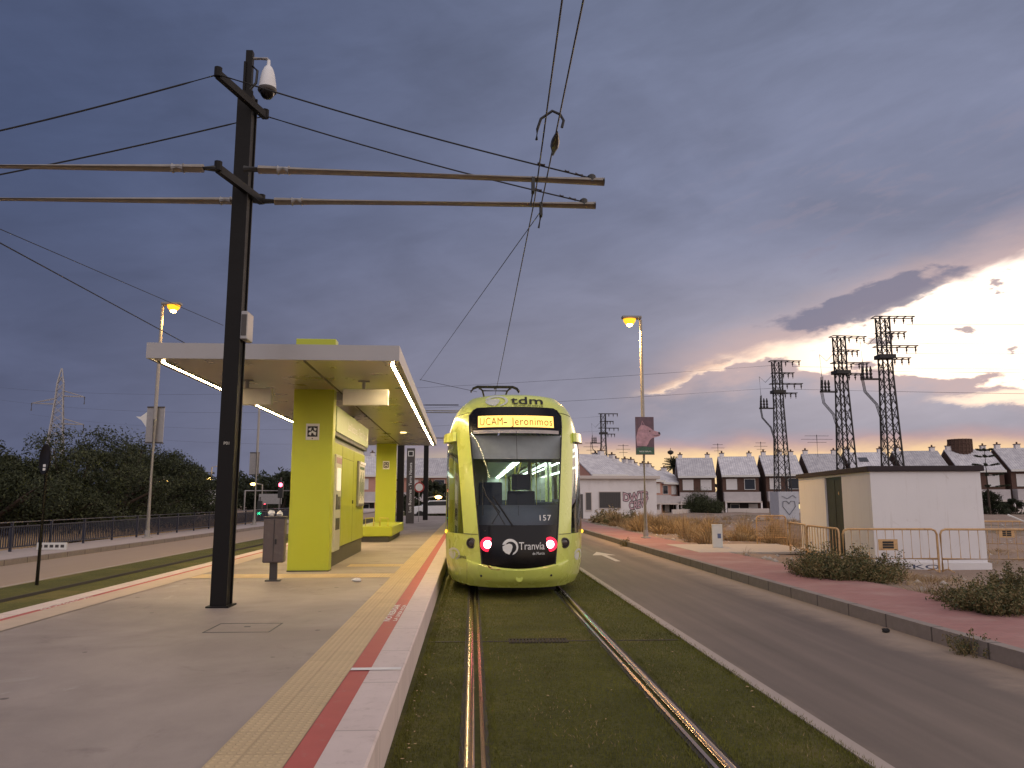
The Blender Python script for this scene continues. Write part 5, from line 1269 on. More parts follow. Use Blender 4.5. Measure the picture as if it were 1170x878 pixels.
b = MB(); b.tube([(0, 0, 0), (0, 0, nh)], [.14, .03], 8); b.build('trunk', M['bark'], npn)
C = []; rad = []; b = MB()
for lv, z in enumerate((.42, .58, .72, .84, .93)):
    ln = 2.4 * (1.08 - z) + .35
    for i in range(6):
        a = i / 6 * 6.283 + lv; tip = Vector((math.cos(a) * ln, math.sin(a) * ln, z * nh + .18)); b.tube([(0, 0, z * nh), tip], [.04, .015], 5)
        for s in (.5, .7, .9, 1.05): C.append(tuple(Vector((0, 0, z * nh)).lerp(tip, s))); rad.append(.17)
b.build('limbs', M['bark'], npn); leaves_mesh('crown', C, rad, 6000, .07, M['leaf_dark'], npn, .3, .6, 0, 12)
q = P(1122, 590, Y=80); tree((q.x, q.y, -.3), 5.2, 3.6, 'dense dark garden tree below the tiered pine', 9000, 13, .12, [M['leaf_dark']], 'garden_tree', .1, .8, 40)
q = P(1162, 590, Y=80); tree((q.x, q.y, -.3), 3.0, 2.6, 'small dark garden shrub right of the tiered pine', 4000, 14, .10, [M['leaf_dark']], 'garden_tree', .1, .8, 26)

# ------------------------------------------------------------------ lattice pylons
def pylon(loc, h, wb, wt, label, rz=0, cable=True, armk=1.0, name='lattice_pylon', group='cable pylons on the plot'):
    t = empty(name, loc, rz, label, 'pylon', group); nseg = max(8, int(h / .85)); wd = lambda z: wb + (wt - wb) * min(1, z / (h * .72))
    for sx in (-1, 1):
        for sy in (-1, 1):
            b = MB(); zz = [0, h * .72, h]; 
            for z0, z1 in zip(zz, zz[1:]): b.bar((sx * wd(z0) / 2, sy * wd(z0) / 2, z0), (sx * wd(z1) / 2, sy * wd(z1) / 2, z1), .075)
            b.build('leg', M['lattice'], t)
    b = MB(); r_ = .032
    for i in range(nseg):
        z0, z1 = h * i / nseg, h * (i + 1) / nseg; a, c = wd(z0) / 2, wd(z1) / 2
        for s in (-1, 1):
            b.bar((-a, s * a, z0), (c, s * c, z1), r_); b.bar((a, s * a, z0), (-c, s * c, z1), r_); b.bar((s * a, -a, z0), (s * c, c, z1), r_); b.bar((s * a, a, z0), (s * c, -c, z1), r_)
    b.build('bracing', M['lattice'], t)
    for k, (z, l) in enumerate(((h, 1.15), (h - .9, .8), (h - 1.7, 1.2), (h - 2.4, .9))):
        b = MB(); l *= armk
        for s in (-1, 1): b.bar((-.45 * l, s * .27, z), (l * 1.5, s * .27, z), .05)
        for i in range(6): x = -.45 * l + i * 1.95 * l / 5; b.bar((x, -.27, z), (x, .27, z), .04)
        a = b.build('crossarm', M['lattice'], t)
        for x in (l * .6, l * 1.05, l * 1.48): b = MB(); b.lathe([(.02, 0), (.07, -.08), (.03, -.14), (.07, -.2), (.03, -.28), (.02, -.4)], (x, 0, z), 8); b.build('insulator', M['insulator'], a)
    b = MB(); b.box(-.46, .46, -.38, .38, h - 2.42, h - 2.2); b.build('platform_frame', M['lattice'], t)
    if cable:
        cx = -wd(h * .6) / 2
        b = MB(); 
        for k in range(3):
            o = k * .13 - .13; b.tube([(cx - .1, o, .2), (cx - .1, o, h * .5), (cx - .35, o, h * .58), (cx - .95, o, h * .64), (cx - 1.05, o, h * .70), (cx - .98, o, h * .78)], .02, 6)
        b.build('cable_riser', M['wire'], t)
        b = MB(); b.bar((cx, 0, h * .70), (cx - 1.15, 0, h * .70), .10)
        for k in range(3): b.lathe([(.05, 0), (.10, .1), (.05, .2), (.10, .3), (.05, .4), (.09, .5), (.03, .75)], (cx - 1.0 + k * .22, 0, h * .70), 8)
        b.build('cable_bracket', M['lattice'], t)
        b = MB(); b.tube([(cx - .98, 0, h * .78), (cx - 1.05, 0, h * .9), (cx - .6, 0, h - 1.6), (cx, 0, h - 1.0)], .018, 5); b.build('jumper', M['wire'], t)
    return t
pys = []
for (px, pyt, Y, wb, lab, rz) in ((893, 413, 56, 1.15, 'lattice pylon with white graffiti on its base, lowest of the three on the plot', 0), (968, 385, 47.5, 1.15, 'lattice pylon in the middle of the three behind the hut', 4), (1021, 363, 42.5, 1.15, 'tallest-looking lattice pylon of the three behind the hut', -3), (691, 473, 91, 1.4, 'lone lattice pylon behind the graffiti hut', 0)):
    q = P(px + (3 if px > 800 else 0), 590, Y=Y); tz = P(px, pyt, Y=Y).z; pylon((q.x, q.y, -.05), tz + .05, wb * .9, .54, lab, R(rz)); pys.append(Vector((q.x, q.y, tz)))
q = pys[0]; gb = empty('pylon_footing', (q.x, q.y, -.1), 0, 'white concrete block with heart graffiti at a pylon foot', 'concrete block')
b = MB(); b.box(-.72, .72, -.95, -.75, 0, 2.2); b.box(-.72, -.62, -.75, .7, 0, 2.2); b.box(.62, .72, -.75, .7, 0, 2.2); b.build('block', mat('footing_white', (.52, .54, .6), .85, var=.1), gb)
b = MB(); hp = [(.0, -.45), (.35, .0), (.32, .28), (.12, .30), (0, .15), (-.12, .30), (-.32, .28), (-.35, .0)]
for (u0, v0), (u1, v1) in zip(hp, hp[1:] + hp[:1]): b.bar((u0 * 1.3, -.953, 1.15 + v0 * 1.3), (u1 * 1.3, -.953, 1.15 + v1 * 1.3), .09, .012)
for (u0, v0, u1, v1) in ((-.5, 1.9, -.1, 1.7), (-.1, 1.7, .3, 1.95), (.3, 1.95, .55, 1.75)): b.bar((u0, -.953, v0), (u1, -.953, v1), .08, .012)
b.build('graffiti', mat('graffiti_navy', (.03, .04, .08), .8), gb)
# power lines
fr = Vector((-120, 210, 19))
for k, (pi, dz, dx) in enumerate(((2, 0, 1.4), (2, -1.7, 1.2), (1, 0, 1.2), (1, -1.8, 1.0), (0, 0, 1.2), (0, -1.7, 1.2))):
    p = pys[pi] + Vector((dx, 0, dz - .4)); e1 = Vector((130, 38 - k * 3 + (2 - pi) * 6, p.z + 4 - k)); 
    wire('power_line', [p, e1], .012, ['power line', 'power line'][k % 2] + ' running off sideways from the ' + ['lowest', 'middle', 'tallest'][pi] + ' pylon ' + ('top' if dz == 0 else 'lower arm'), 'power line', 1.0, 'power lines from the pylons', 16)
for k, (pi, dz) in enumerate(((0, 0), (0, -1.7), (3, 0), (3, -1.7))):
    p = pys[pi] + Vector((0, 0, dz - .3)); e1 = Vector((-115 + k * 6, 175 + k * 5, 27 - k * 3.0))
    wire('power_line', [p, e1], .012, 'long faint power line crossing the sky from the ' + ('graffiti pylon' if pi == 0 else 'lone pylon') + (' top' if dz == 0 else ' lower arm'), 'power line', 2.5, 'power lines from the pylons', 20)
# rooftop aerials
for i, (px, pt, pb, Y, lab) in enumerate(((675, 505, 530, 92, 'thin aerial on the pink-gabled house'), (712, 508, 532, 96, 'aerial above the receding row'), (766, 512, 540, 124, 'mast with a bulb-shaped top beside the palm'), (820, 507, 530, 104, 'thin aerial between the first two terraced houses'), (933, 497, 530, 100, 'comb-shaped aerial between two pylons'), (869, 505, 520, 102, 'short aerial above the third terraced house'))):
    t_, b_ = P(px, pt, Y=Y), P(px, pb, Y=Y); an = empty('roof_aerial', (t_.x, Y, b_.z - 1.2), 0, lab, 'aerial', 'aerials above the roofs'); hh = t_.z - b_.z + 1.2
    b = MB(); b.tube([(0, 0, 0), (0, 0, hh)], .045, 6); b.build('mast_tube', M['lattice'], an)
    b = MB()
    if i == 2: b.lathe([(.1, -.5), (.45, -.3), (.5, 0), (.2, .2)], (0, 0, hh - .6), 10)
    else:
        for z, l in ((hh - .15, .9), (hh - .6, 1.2), (hh - 1.0, .7)):
            l *= (1.7 if i == 4 else .7); b.bar((-l, 0, z), (l, 0, z), .04)
            for j in range(6): b.bar((-l + j * l / 2.5, -.2, z), (-l + j * l / 2.5, .2, z), .03)
    b.build('elements', M['lattice'], an)
# ------------------------------------------------------------------ left side
# railing
rl = empty('railing', (-13.1, 0, .12), 0, 'dark blue bar railing along the far pavement', 'railing')
y0, y1 = -2, 75; H_ = .82
b = MB(); b.tube([(0, y0, H_), (0, y1, H_)], .032, 8); b.build('top_rail', M['galv'], rl, smooth=50)
b = MB(); b.bar((0, y0, H_ - .12), (0, y1, H_ - .12), .035); b.bar((0, y0, .12), (0, y1, .12), .035); b.build('rail', M['fence_blue'], rl)
b = MB(); y = y0
while y < y1: b.box(-.012, .012, y - .012, y + .012, .12, H_ - .12); y += .12
o = b.build('bars', M['fence_blue'], rl)
y = y0
while y < y1:
    b = MB(); b.box(-.03, .03, y - .03, y + .03, 0, H_); b.build('post', M['fence_blue'], rl); y += 2.1
# lamp posts left
l1 = P(168, 615, Z=.12); street_lamp(l1, P(190, 350, Y=l1.y).z - .12, 1, 'lit street lamp beyond the railing side road, left of the shelter', energy=300)
l2 = P(290, 600, Z=.12); street_lamp(l2, 8.3, 1, 'unlit-looking slim lamp post seen between mast and pillar', head_col='lamp_body')
def back_banner(lp, px0, px1, py0, py1, label, wing):
    x0, x1 = P(px0, py0, Y=lp.y).x - lp.x, P(px1, py0, Y=lp.y).x - lp.x; z1, z0 = P(px0, py0, Y=lp.y).z, P(px0, py1, Y=lp.y).z
    t = empty('banner_sign', (lp.x, lp.y + .13, 0), 0, label, 'banner', 'banners on lamp posts')
    b = MB(); b.box(x0, x1, -.012, .012, z0, z1); b.build('banner_panel', M['galv'], t)
    for z in (z0 - .03, z1 + .03): b = MB(); b.box(x0, x1, -.03, .03, z - .03, z + .03); b.build('banner_bracket', M['dark_grey'], t)
    if wing:
        zc = z0 + (z1 - z0) * .62; b = MB(); b.prism([(x0, zc - .25), (x0, zc + .35), (x0 - .25, zc + .16), (x0 - .42, zc + .17), (x0 - .2, zc + .02)], lambda u, v, d: (u, d, v), .01); b.build('wing_cutout', M['white'], t)
back_banner(l1, 167, 187, 466, 505, 'back of a grey banner with a white wing tip sticking out', True)
back_banner(l2, 285, 296, 518, 542, 'back of a small grey banner on the slim lamp post', False)
# sign seen from behind on the near verge
sp = P(42, 668, Z=0); sg = empty('traffic_sign', sp, 0, 'dark round sign seen almost edge-on on a post in the grass', 'traffic sign')
hz = P(52, 525, Y=sp.y).z
b = MB(); b.tube([(0, 0, -.05), (0, 0, hz + .25)], .035, 10); b.build('post', M['mast_paint'], sg, smooth=40)
b = MB(); ax = Vector((-.94, -.34, 0)); b.lathe([(.02, -.03), (.26, -.025), (.30, .0), (.30, .015), (.28, .02), (.27, .012), (.01, .01)], (-.045, .0, hz), 24, (-.70, -.714, 0)); d_ = b.build('sign_disc', M['mast_paint'], sg, smooth=50)
b = MB()
for k in range(2): b.box(-.035, .02, -.075, -.068, hz - .22 + k * .07, hz - .17 + k * .07)
b.build('sticker', M['letter_white'], d_)
pp = empty('kerb_sign', P(59, 629, Z=.12), 0, 'small striped plate low on the far pavement by the railing', 'plate')
b = MB(); b.box(-.42, .42, -.03, .03, .02, .22); b.build('plate', M['white'], pp)
b = MB()
for k in range(5): b.box(-.36 + k * .155, -.26 + k * .155, -.034, -.031, .08, .16)
b.build('stripes', M['dark_grey'], pp)
# big dark trees behind the railing
TL = [(18, 34, 9, 4.2, 1), (75, 36, 10, 5.3, 2), (130, 40, 10.5, 6.0, 3), (180, 44, 8, 5.0, 4), (-40, 32, 9, 4.6, 5)]
tl = ['dark feathery tree at the left edge behind the railing', 'dark feathery tree below the far lattice tower', 'tallest dark tree of the clump behind the left lamp', 'dark tree with thin sprays just right of the left lamp', 'dark tree cut by the picture edge behind the railing']
for (px, Y, w, h, s), lab in zip(TL, tl):
    q = P(px, 570, Y=Y); tree((q.x, q.y, .0), w, h, lab, 30000, 50 + s, .075, [M['leaf_dark'], M['leaf_dark'], M['leaf_mid']], 'dark_tree', .08, .7, 70, .5, 'dark trees behind the railing', dens_r=.22)
r_ = np.random.RandomState(9)
patch2 = lambda N, x0, x1, y0, y1, h, label: None
N = 9000; x = r_.uniform(-18, -13.4, N); y = r_.uniform(10, 60, N); hh = .55 * r_.uniform(.3, 1.1, N) * (np.sin(y * .8) * .4 + .6); a = r_.uniform(0, 6.28, N); t = r_.uniform(.05, .5, N)
V = np.empty((N, 3, 3)); V[:, 0] = np.stack([x - .012, y, .05 + 0 * x], 1); V[:, 1] = np.stack([x + .012, y, .05 + 0 * x], 1); V[:, 2] = np.stack([x + hh * t * np.cos(a), y + hh * t * np.sin(a), .05 + hh], 1)
raw_mesh('dry_grass', V.reshape(-1, 3), np.arange(N * 3).reshape(-1, 3), M['straw'], kind='stuff', label='dry grass behind the blue railing')
# far lattice tower
q = P(58, 570, Y=150); tz = P(58, 421, Y=150).z
tw = empty('power_tower', (q.x, q.y, -.3), R(20), 'distant lattice power tower with side arms above the dark trees', 'pylon'); h = tz + .3
wd = lambda z: 4.2 + (1.2 - 4.2) * min(1, z / (h * .8)) if z < h * .86 else 1.2 * (h - z) / (h * .14) + .12
nz = [h * i / 18 for i in range(19)]
for sx in (-1, 1):
    for sy in (-1, 1):
        b = MB()
        for a, c in zip(nz, nz[1:]): b.bar((sx * wd(a) / 2, sy * wd(a) / 2, a), (sx * wd(c) / 2, sy * wd(c) / 2, c), .16)
        b.build('leg', M['galv'], tw)
b = MB()
for a, c in zip(nz, nz[1:]):
    u, w = wd(a) / 2, wd(c) / 2
    for s in (-1, 1):
        b.bar((-u, s * u, a), (w, s * w, c), .09); b.bar((u, s * u, a), (-w, s * w, c), .09); b.bar((s * u, -u, a), (s * w, w, c), .09); b.bar((s * u, u, a), (s * w, -w, c), .09)
b.build('bracing', M['galv'], tw)
for z, s, l in ((h * .80, 1, 4.2), (h * .74, -1, 4.4), (h * .60, 1, 4.4)):
    b = MB(); w = wd(z) / 2
    for sy in (-1, 1): b.bar((s * w, sy * w, z + 1.0), (s * l, 0, z), .12); b.bar((s * w, sy * w, z), (s * l, 0, z), .12)
    a = b.build('crossarm', M['galv'], tw); b = MB(); b.tube([(s * l, 0, z), (s * l, 0, z - 1.4)], .12, 6); b.build('insulator', M['insulator'], a)

# distant end of the road: trees, lamps, signs, signals, boards
def far_tree(px, Y, w, h, lab, s): 
    q = P(px, 570, Y=Y); tree((q.x, q.y, -.3), w, h, lab, 4500, s, .30, [M['leaf_dark']], 'distant_tree', .08, .8, 40, .2, 'distant dark trees')
for i, (px, Y, w, h, lab) in enumerate(((205, 95, 12, 5.5, 'distant tree right of the dark clump'), (232, 105, 12, 7, 'distant tree behind the small warm street lamps'), (262, 110, 13, 6.5, 'distant tree partly behind the black mast'), (300, 120, 13, 6.5, 'distant tree behind the slim lamp post'), (322, 105, 10, 7, 'distant tree by the red signal near the pillar'), (495, 75, 5.5, 4.6, 'dark tree close beside the tram flank'), (352, 118, 12, 6, 'distant tree hidden mostly by the lime pillar'), (420, 130, 14, 6, 'distant tree seen between the two lime pillars'), (520, 140, 14, 6, 'distant tree behind the tram'), (655, 110, 8, 4.5, 'distant tree past the tram on the house side'), (160, 100, 14, 6, 'distant tree behind the left lamp post'))):
    far_tree(px, Y, w, h, lab, 80 + i)
# tree line closing the horizon
C = []; rad = []
for i in range(260):
    a = R(-44 + 96 * i / 259); d = 330 + rnd.uniform(-40, 60); C.append((math.sin(a) * d, math.cos(a) * d, rnd.uniform(0, 5))); rad.append(rnd.uniform(5, 9))
leaves_mesh('far_woods', C, rad, 26000, 1.3, [M['leaf_dark']], None, .5, .55, 0, 77); o = bpy.data.objects['far_woods']; sets(o, 'low far woods along the horizon', kind='stuff')
def small_lamp(px, pyt, pyb, Y, side, lab, m='sodium_far'):
    b_ = P(px, pyb, Y=Y); t_ = P(px, pyt, Y=Y); zb = -.3
    t = empty('street_lamp', (b_.x, Y, zb), 0, lab, 'street lamp', 'small far street lamps'); h = t_.z - zb
    b = MB(); b.tube([(0, 0, 0), (0, 0, h), (side * .8, 0, h + .15)], .07, 6); b.build('pole', M['concrete_pole'], t)
    b = MB(); b.lathe([(.08, -.2), (.28, -.12), (.34, 0), (.12, .1)], (side * 1.0, 0, h + .1), 10); b.build('lamp_head', M[m], t, smooth=60)
small_lamp(227, 548, 572, 85, 1, 'small warm street lamp farthest left, before the distant trees')
small_lamp(240, 534, 570, 80, 1, 'taller warm street lamp just left of the black mast')
small_lamp(299, 554, 575, 88, -1, 'small orange street lamp beside the lime pillar')
small_lamp(488, 569, 592, 72, 1, 'tiny warm lamp beneath the dark tree by the tram')
small_lamp(277, 556, 575, 120, 1, 'pale distant lamp left of the slim lamp post', 'cool_lamp')
small_lamp(232, 541, 570, 105, 1, 'unlit thin lamp between the two warm lamps', 'lamp_body')
# lights glinting between the dark trees
for i, (px, py, m) in enumerate(((87, 576, 'cool_lamp'), (180, 550, 'sodium_far'), (191, 551, 'sodium_far'), (73, 547, 'sodium_far'), (120, 541, 'sodium_far'), (188, 537, 'sodium_far'))):
    Y = 60; q = P(px, py, Y=Y); t = empty('street_lamp', (q.x, Y, -.3), 0, ['white lamp low behind the dark trees', 'orange lamp behind the tree right of the left post, west one of a pair', 'orange lamp behind the sprays, east one of a pair', 'faint orange lamp under the far tower', 'faint orange lamp in the middle of the dark clump', 'faint orange lamp topmost behind the sprays'][i], 'street lamp', 'lamps glinting through the dark trees')
    b = MB(); b.tube([(0, 0, 0), (0, 0, q.z + .3)], .05, 6); b.build('pole', M['concrete_pole'], t)
    b = MB(); b.lathe([(.05, -.12), (.14, -.05), (.14, .05), (.05, .1)], (0, 0, q.z + .3), 8); b.build('lamp_head', M[m], t)
# traffic signals
gs = empty('traffic_light', (5.75, 48, .15), 0, 'traffic light by the road showing green to the tram', 'traffic light', 'traffic lights at the junction')
b = MB(); b.tube([(0, 0, 0), (0, 0, 3.9)], .06, 8); b.build('post', M['dark_grey'], gs)
b = MB(); b.box(-.16, .16, -.12, .12, 3.1, 4.1); hd = b.build('signal_head', M['black'], gs, bevel=.03)
b = MB(); b.lathe([(.13, 0), (.11, .05)], (0, -.12, 3.32), 12, (0, -1, 0)); b.build('lamp', emit('signal_green', (.04, 1, .42), 120), hd)
li = bpy.data.lights.new('signal_glow', 'SPOT'); li.energy = 500; li.color = (.03, 1, .45); li.spot_size = R(11); li.spot_blend = .8; li.shadow_soft_size = .12
o = bpy.data.objects.new('signal_glow', li); COL.objects.link(o); o.parent = gs; o.location = (0, -.22, 3.32); o.rotation_euler = Vector((4.2, 34, 3.4)).to_track_quat('Z', 'Y').to_euler()
def signal(px, py, Y, col, lab):
    q = P(px, py, Y=Y); t = empty('traffic_light', (q.x, Y, -.3), 0, lab, 'traffic light', 'traffic lights at the junction')
    b = MB(); b.tube([(0, 0, 0), (0, 0, q.z + .9)], .06, 8); b.build('post', M['dark_grey'], t)
    b = MB(); b.box(-.18, .18, -.12, .12, q.z - .6, q.z + .6); hd = b.build('signal_head', M['black'], t, bevel=.03)
    b = MB(); b.lathe([(.15, 0), (.12, .05)], (0, -.12, q.z + (.35 if col == 'red_lamp' else -.35) + .0), 12, (0, -1, 0)); b.build('lamp', M[col], hd)
signal(297, 577, 62, 'green_lamp', 'traffic light glowing green above the bin'); signal(303, 575, 66, 'red_lamp', 'traffic light glowing red right beside the green one'); signal(321, 555, 58, 'red_lamp', 'traffic light glowing red higher up against the pillar')
# white advertising boards and road sign
for i, (px, py, w, lab) in enumerate(((226, 573, 1.4, 'white board far left of the mast, first in its line'), (232, 570, 1.6, 'white board in the middle of its line left of the mast'), (239, 567, 1.8, 'white board touching the black mast'))):
    q = P(px, py, Y=78); t = empty('roadside_board', (q.x, 78 + i * 2, -.3), R(-20), lab, 'board', 'white roadside boards')
    b = MB(); b.box(-w / 2, w / 2, -.04, .04, q.z - .4, q.z + 1.1); b.build('board', M['white'], t)
    b = MB(); b.box(-w / 2, -w / 2 + .1, -.05, .05, 0, q.z - .4); b.box(w / 2 - .1, w / 2, -.05, .05, 0, q.z - .4); b.build('leg', M['galv'], t)
q = P(309, 566, Y=64); rsn = empty('road_sign', (q.x, 64, -.3), 0, 'pale road sign board near the traffic lights', 'road sign')
b = MB(); b.box(-.9, .9, -.03, .03, q.z - .4, q.z + .4); b.build('board', M['galv'], rsn)
b = MB()
for x in (-.7, .7): b.tube([(x, .06, 0), (x, .06, q.z + .3)], .05, 6)
b.build('leg', M['galv'], rsn)
q = P(316, 566, Y=60); gn = empty('sign_gantry', (q.x - 1.2, 70, -.3), 0, 'thin gantry bar spanning the road by the signals', 'gantry')
z = P(316, 561, Y=70).z + .3
b = MB(); b.tube([(-4, 0, z), (5, 0, z)], .06, 6); b.tube([(-4, 0, 0), (-4, 0, z)], .08, 6); b.tube([(5, 0, 0), (5, 0, z)], .08, 6); b.build('gantry_tube', M['galv'], gn)
# parked car beyond the platform end
q = P(497, 597, Z=-.0); cy = 66; q = P(497, 580, Y=cy); ca = empty('parked_car', (q.x, cy, 0), R(8), 'small white car parked past the platform end, left of the tram', 'car')
prof = [(-2.0, .35), (-2.05, .75), (-1.9, .95), (-1.2, 1.02), (-.55, 1.45), (.9, 1.48), (1.65, 1.05), (2.0, .98), (2.05, .4)]
b = MB(); b.prism(prof, lambda u, v, d: (u, -.82 + d, v), 1.64); b.build('body', M['car_white'], ca, bevel=.06)
b = MB(); b.prism([(-1.05, 1.03), (-.50, 1.38), (.85, 1.41), (1.45, 1.06)], lambda u, v, d: (u, -.83 + d, v), 1.66); b.build('window', M['win_glass'], ca)
for x in (-1.3, 1.3):
    for y in (-.78, .78): b = MB(); b.lathe([(.31, -.09), (.31, .09)], (x, y, .31), 16, (0, 1, 0)); b.build('wheel', M['tyre'], ca, smooth=40)
# steel frame canopy beyond the platform
# round mirror sign near totem
q = P(479, 557, Y=46); ms = empty('round_sign', (q.x, 46, -.0), 0, 'pale round sign on a post right of the name totem', 'traffic sign')
b = MB(); b.tube([(0, 0, 0), (0, 0, q.z)], .04, 8); b.build('post', M['galv'], ms)
b = MB(); b.lathe([(.30, 0), (.30, .03)], (0, -.02, q.z), 20, (0, -1, 0)); d_ = b.build('sign_disc', mat('sign_red', (.35, .03, .03), .5), ms)
b = MB(); b.lathe([(.22, 0), (.22, .006)], (0, -.052, q.z), 20, (0, -1, 0)); b.build('sign_field', M['white'], d_)

# ------------------------------------------------------------------ sky, sun, camera
W = bpy.data.worlds.new('World'); SC.world = W; W.use_nodes = True; nt = W.node_tree; nt.nodes.clear()
out = nd(nt, 'ShaderNodeOutputWorld'); bg = nd(nt, 'ShaderNodeBackground'); nt.links.new(bg.outputs[0], out.inputs[0])
tcn = nd(nt, 'ShaderNodeTexCoord'); sx = nd(nt, 'ShaderNodeSeparateXYZ'); nt.links.new(tcn.outputs['Generated'], sx.inputs[0])
D2 = 180 / math.pi
az0 = math_n(nt, 'MULTIPLY', math_n(nt, 'ARCTAN2', sx.outputs[0], sx.outputs[1]), D2)
el0 = math_n(nt, 'MULTIPLY', math_n(nt, 'ARCSINE', sx.outputs[2]), D2)
cv = nd(nt, 'ShaderNodeCombineXYZ'); nt.links.new(math_n(nt, 'MULTIPLY', az0, .045), cv.inputs[0]); nt.links.new(math_n(nt, 'MULTIPLY', el0, .11), cv.inputs[1])
cv2 = nd(nt, 'ShaderNodeCombineXYZ'); nt.links.new(math_n(nt, 'MULTIPLY', az0, .045), cv2.inputs[0]); nt.links.new(math_n(nt, 'SUBTRACT', math_n(nt, 'MULTIPLY', el0, .16), math_n(nt, 'MULTIPLY', az0, .035)), cv2.inputs[1]); cv2.inputs[2].default_value = 3.7
def cz(n, mul, off): return math_n(nt, 'MULTIPLY_ADD', n, mul, off)
nA_ = noise(nt, cv.outputs[0], 3.2, 8, .58, .2); nB_ = noise(nt, cv2.outputs[0], 1.5, 7, .58, .4); nC_ = noise(nt, cv2.outputs[0], 5.5, 7, .62, .3)
nD_ = noise(nt, cv.outputs[0], 1.7, 6, .52, .6)
el = math_n(nt, 'ADD', el0, math_n(nt, 'ADD', cz(nA_, 2.6, -1.3), cz(nC_, 1.5, -.75)))
az = math_n(nt, 'ADD', az0, cz(nB_, 6, -3))
# slate cloud deck
base = mixc(nt, sstep(nt, az0, -35, 34), (.072, .095, .180), (.225, .245, .355))
base = mixc(nt, sstep(nt, el0, 3, 24), mixc(nt, sstep(nt, az0, -32, 20), (.105, .118, .195), (.335, .318, .39)), base)
base = mixc(nt, sstep(nt, el0, 22, 36), base, mixc(nt, sstep(nt, az0, -30, 30), (.078, .100, .182), (.18, .205, .305)))
gl = math_n(nt, 'MULTIPLY', sstep(nt, math_n(nt, 'ABSOLUTE', math_n(nt, 'SUBTRACT', az0, 34)), 26, 4), sstep(nt, math_n(nt, 'ABSOLUTE', math_n(nt, 'SUBTRACT', el0, 9)), 9, 1))
base = mixc(nt, math_n(nt, 'MULTIPLY', gl, .5), base, (.58, .51, .54))
tone = math_n(nt, 'MULTIPLY', cz(nD_, .62, .69), cz(nC_, .18, .91))
base = mixc(nt, 1.0, base, tone, 'MULTIPLY')
# darker wisps and pale wisps high on the right
wsp = math_n(nt, 'MULTIPLY', sstep(nt, nC_, .52, .66), math_n(nt, 'MULTIPLY', sstep(nt, az0, 10, 28), math_n(nt, 'MULTIPLY', sstep(nt, el0, 12, 16), sstep(nt, el0, 27, 20))))
base = mixc(nt, math_n(nt, 'MULTIPLY', wsp, .5), base, (.27, .25, .33))
# pink underside warming towards the gap
hi = math_n(nt, 'ADD', math_n(nt, 'MULTIPLY', math_n(nt, 'SUBTRACT', az0, 14), .29), 8.3)
puff = noise(nt, cv.outputs[0], 7.5, 5, .5)
lo = math_n(nt, 'MINIMUM', math_n(nt, 'MULTIPLY_ADD', az0, .25, 7.7 - 14 * .25), math_n(nt, 'MULTIPLY_ADD', az0, -.17, 9.35 + 22 * .17))
lo = math_n(nt, 'ADD', lo, cz(puff, 3.0, -1.5))
dh = math_n(nt, 'SUBTRACT', hi, el); dl = math_n(nt, 'SUBTRACT', el, lo)
azf = sstep(nt, az, 9, 20)
halo = math_n(nt, 'MULTIPLY', math_n(nt, 'MULTIPLY', sstep(nt, dh, -3.6, .2), sstep(nt, dl, -2.0, .2)), azf)
base = mixc(nt, math_n(nt, 'MULTIPLY', halo, .75), base, (.66, .47, .44))
gap = math_n(nt, 'MULTIPLY', math_n(nt, 'MULTIPLY', sstep(nt, dh, -.5, .9), sstep(nt, dl, -.08, .28)), sstep(nt, az, 11.0, 14.5))
sky = nd(nt, 'ShaderNodeTexSky', sky_type='NISHITA', sun_disc=False, sun_elevation=R(5), sun_rotation=R(32), altitude=50); 
nsk = nd(nt, 'ShaderNodeVectorMath', operation='SCALE'); nt.links.new(sky.outputs[0], nsk.inputs[0]); nsk.inputs[3].default_value = .10
gcol = mixc(nt, sstep(nt, az0, 15, 29), (.95, .58, .40), (1.9, 1.55, 1.30))
gcol = mixc(nt, math_n(nt, 'MULTIPLY', sstep(nt, dl, .9, .1), .5), gcol, (1.5, 1.2, .95)); gcol = mixc(nt, .12, gcol, nsk.outputs[0])
base = mixc(nt, gap, base, gcol)
# broken dark scraps drifting in the gap
scr = math_n(nt, 'MULTIPLY', sstep(nt, noise(nt, cv.outputs[0], 9, 6, .55, .2), .60, .68), gap)
base = mixc(nt, math_n(nt, 'MULTIPLY', scr, .85), base, (.34, .27, .32))
# long dark cloud over the gap
ex = math_n(nt, 'DIVIDE', math_n(nt, 'SUBTRACT', az0, 27.5), 7.0); ey = math_n(nt, 'DIVIDE', math_n(nt, 'SUBTRACT', math_n(nt, 'SUBTRACT', el, math_n(nt, 'MULTIPLY', math_n(nt, 'SUBTRACT', az0, 27.5), .17)), 13.05), 1.05)
er = math_n(nt, 'ADD', math_n(nt, 'ADD', math_n(nt, 'MULTIPLY', ex, ex), math_n(nt, 'MULTIPLY', ey, ey)), cz(puff, 2.6, -1.3))
base = mixc(nt, math_n(nt, 'MULTIPLY', sstep(nt, er, 1.15, .6), .82), base, (.20, .20, .285))
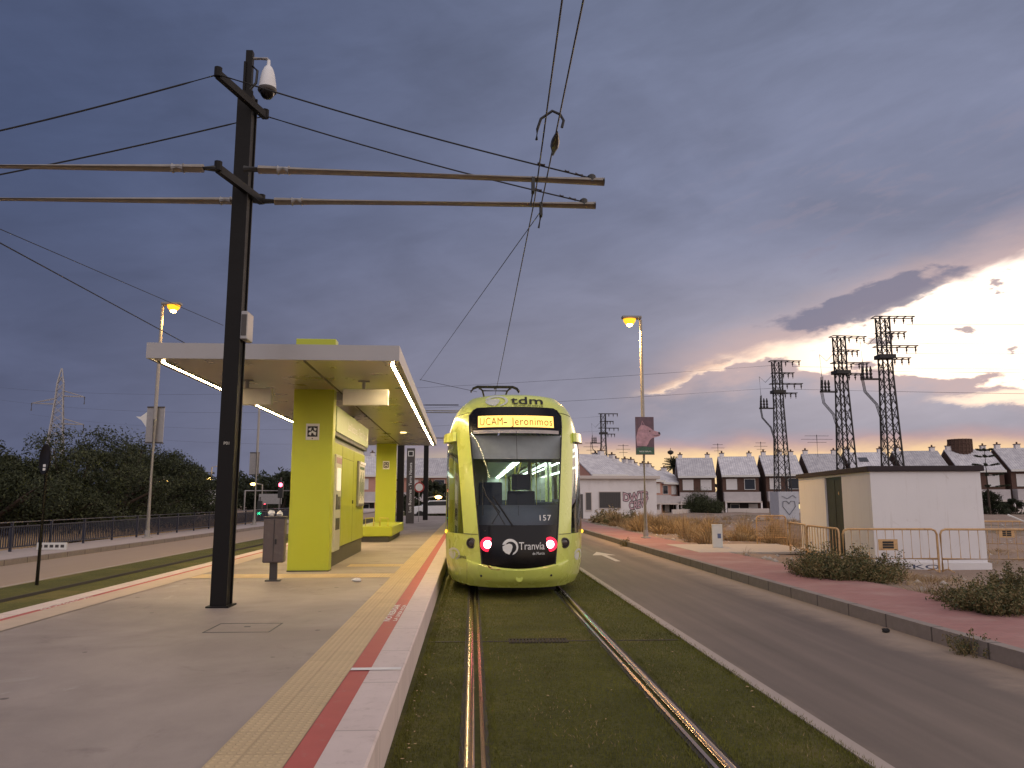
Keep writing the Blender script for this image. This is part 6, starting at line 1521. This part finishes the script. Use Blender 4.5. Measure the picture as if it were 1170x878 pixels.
# second small opening low at the right
e2x = math_n(nt, 'DIVIDE', math_n(nt, 'SUBTRACT', az, 36.5), 5.0); e2y = math_n(nt, 'DIVIDE', math_n(nt, 'SUBTRACT', el, 6.2), .55)
base = mixc(nt, sstep(nt, math_n(nt, 'ADD', math_n(nt, 'MULTIPLY', e2x, e2x), math_n(nt, 'MULTIPLY', e2y, e2y)), 1.3, .2), base, (1.3, .98, .75))
# yellow band above the horizon
el2 = math_n(nt, 'ADD', el0, cz(nA_, 2.0, -1.0))
band = math_n(nt, 'MULTIPLY', sstep(nt, el2, 4.9, 3.0), sstep(nt, az0, -14, 17))
base = mixc(nt, band, base, mixc(nt, sstep(nt, el2, 4.2, 2.6), (.62, .36, .33), (1.05, .74, .40)))
# added fill light: unseen sky overhead and behind made brighter and pinkish
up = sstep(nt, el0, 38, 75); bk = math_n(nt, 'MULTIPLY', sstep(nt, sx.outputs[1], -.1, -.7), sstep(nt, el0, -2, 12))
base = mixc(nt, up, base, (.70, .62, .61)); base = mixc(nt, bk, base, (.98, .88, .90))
base = mixc(nt, sstep(nt, el0, 0, -3), base, (.06, .05, .045))
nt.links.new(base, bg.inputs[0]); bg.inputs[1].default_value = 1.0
su = bpy.data.lights.new('sun', 'SUN'); su.energy = .35; su.angle = R(14); su.color = (1, .72, .52); so = bpy.data.objects.new('sun', su); COL.objects.link(so)
sd = Vector((math.sin(R(32)) * math.cos(R(7)), math.cos(R(32)) * math.cos(R(7)), math.sin(R(7)))); so.rotation_euler = sd.to_track_quat('Z', 'Y').to_euler(); so.location = (60, 90, 40)

cam = bpy.data.cameras.new('camera'); co = bpy.data.objects.new('camera', cam); COL.objects.link(co); SC.camera = co
co.location = CAM; co.rotation_euler = (R(90) + PITCH, 0, -YAW); cam.sensor_width = 36; cam.lens = 36 * 890 / 1170; cam.clip_end = 4000; cam.clip_start = .05
SC.view_settings.view_transform = 'Standard'; SC.view_settings.look = 'None'; SC.view_settings.exposure = 0; SC.view_settings.gamma = 1; SC.view_settings.use_curve_mapping = False
SC.cycles.use_denoising = True; SC.cycles.max_bounces = 6; SC.cycles.transparent_max_bounces = 12; SC.cycles.sample_clamp_indirect = 6; SC.cycles.caustics_reflective = False; SC.cycles.caustics_refractive = False
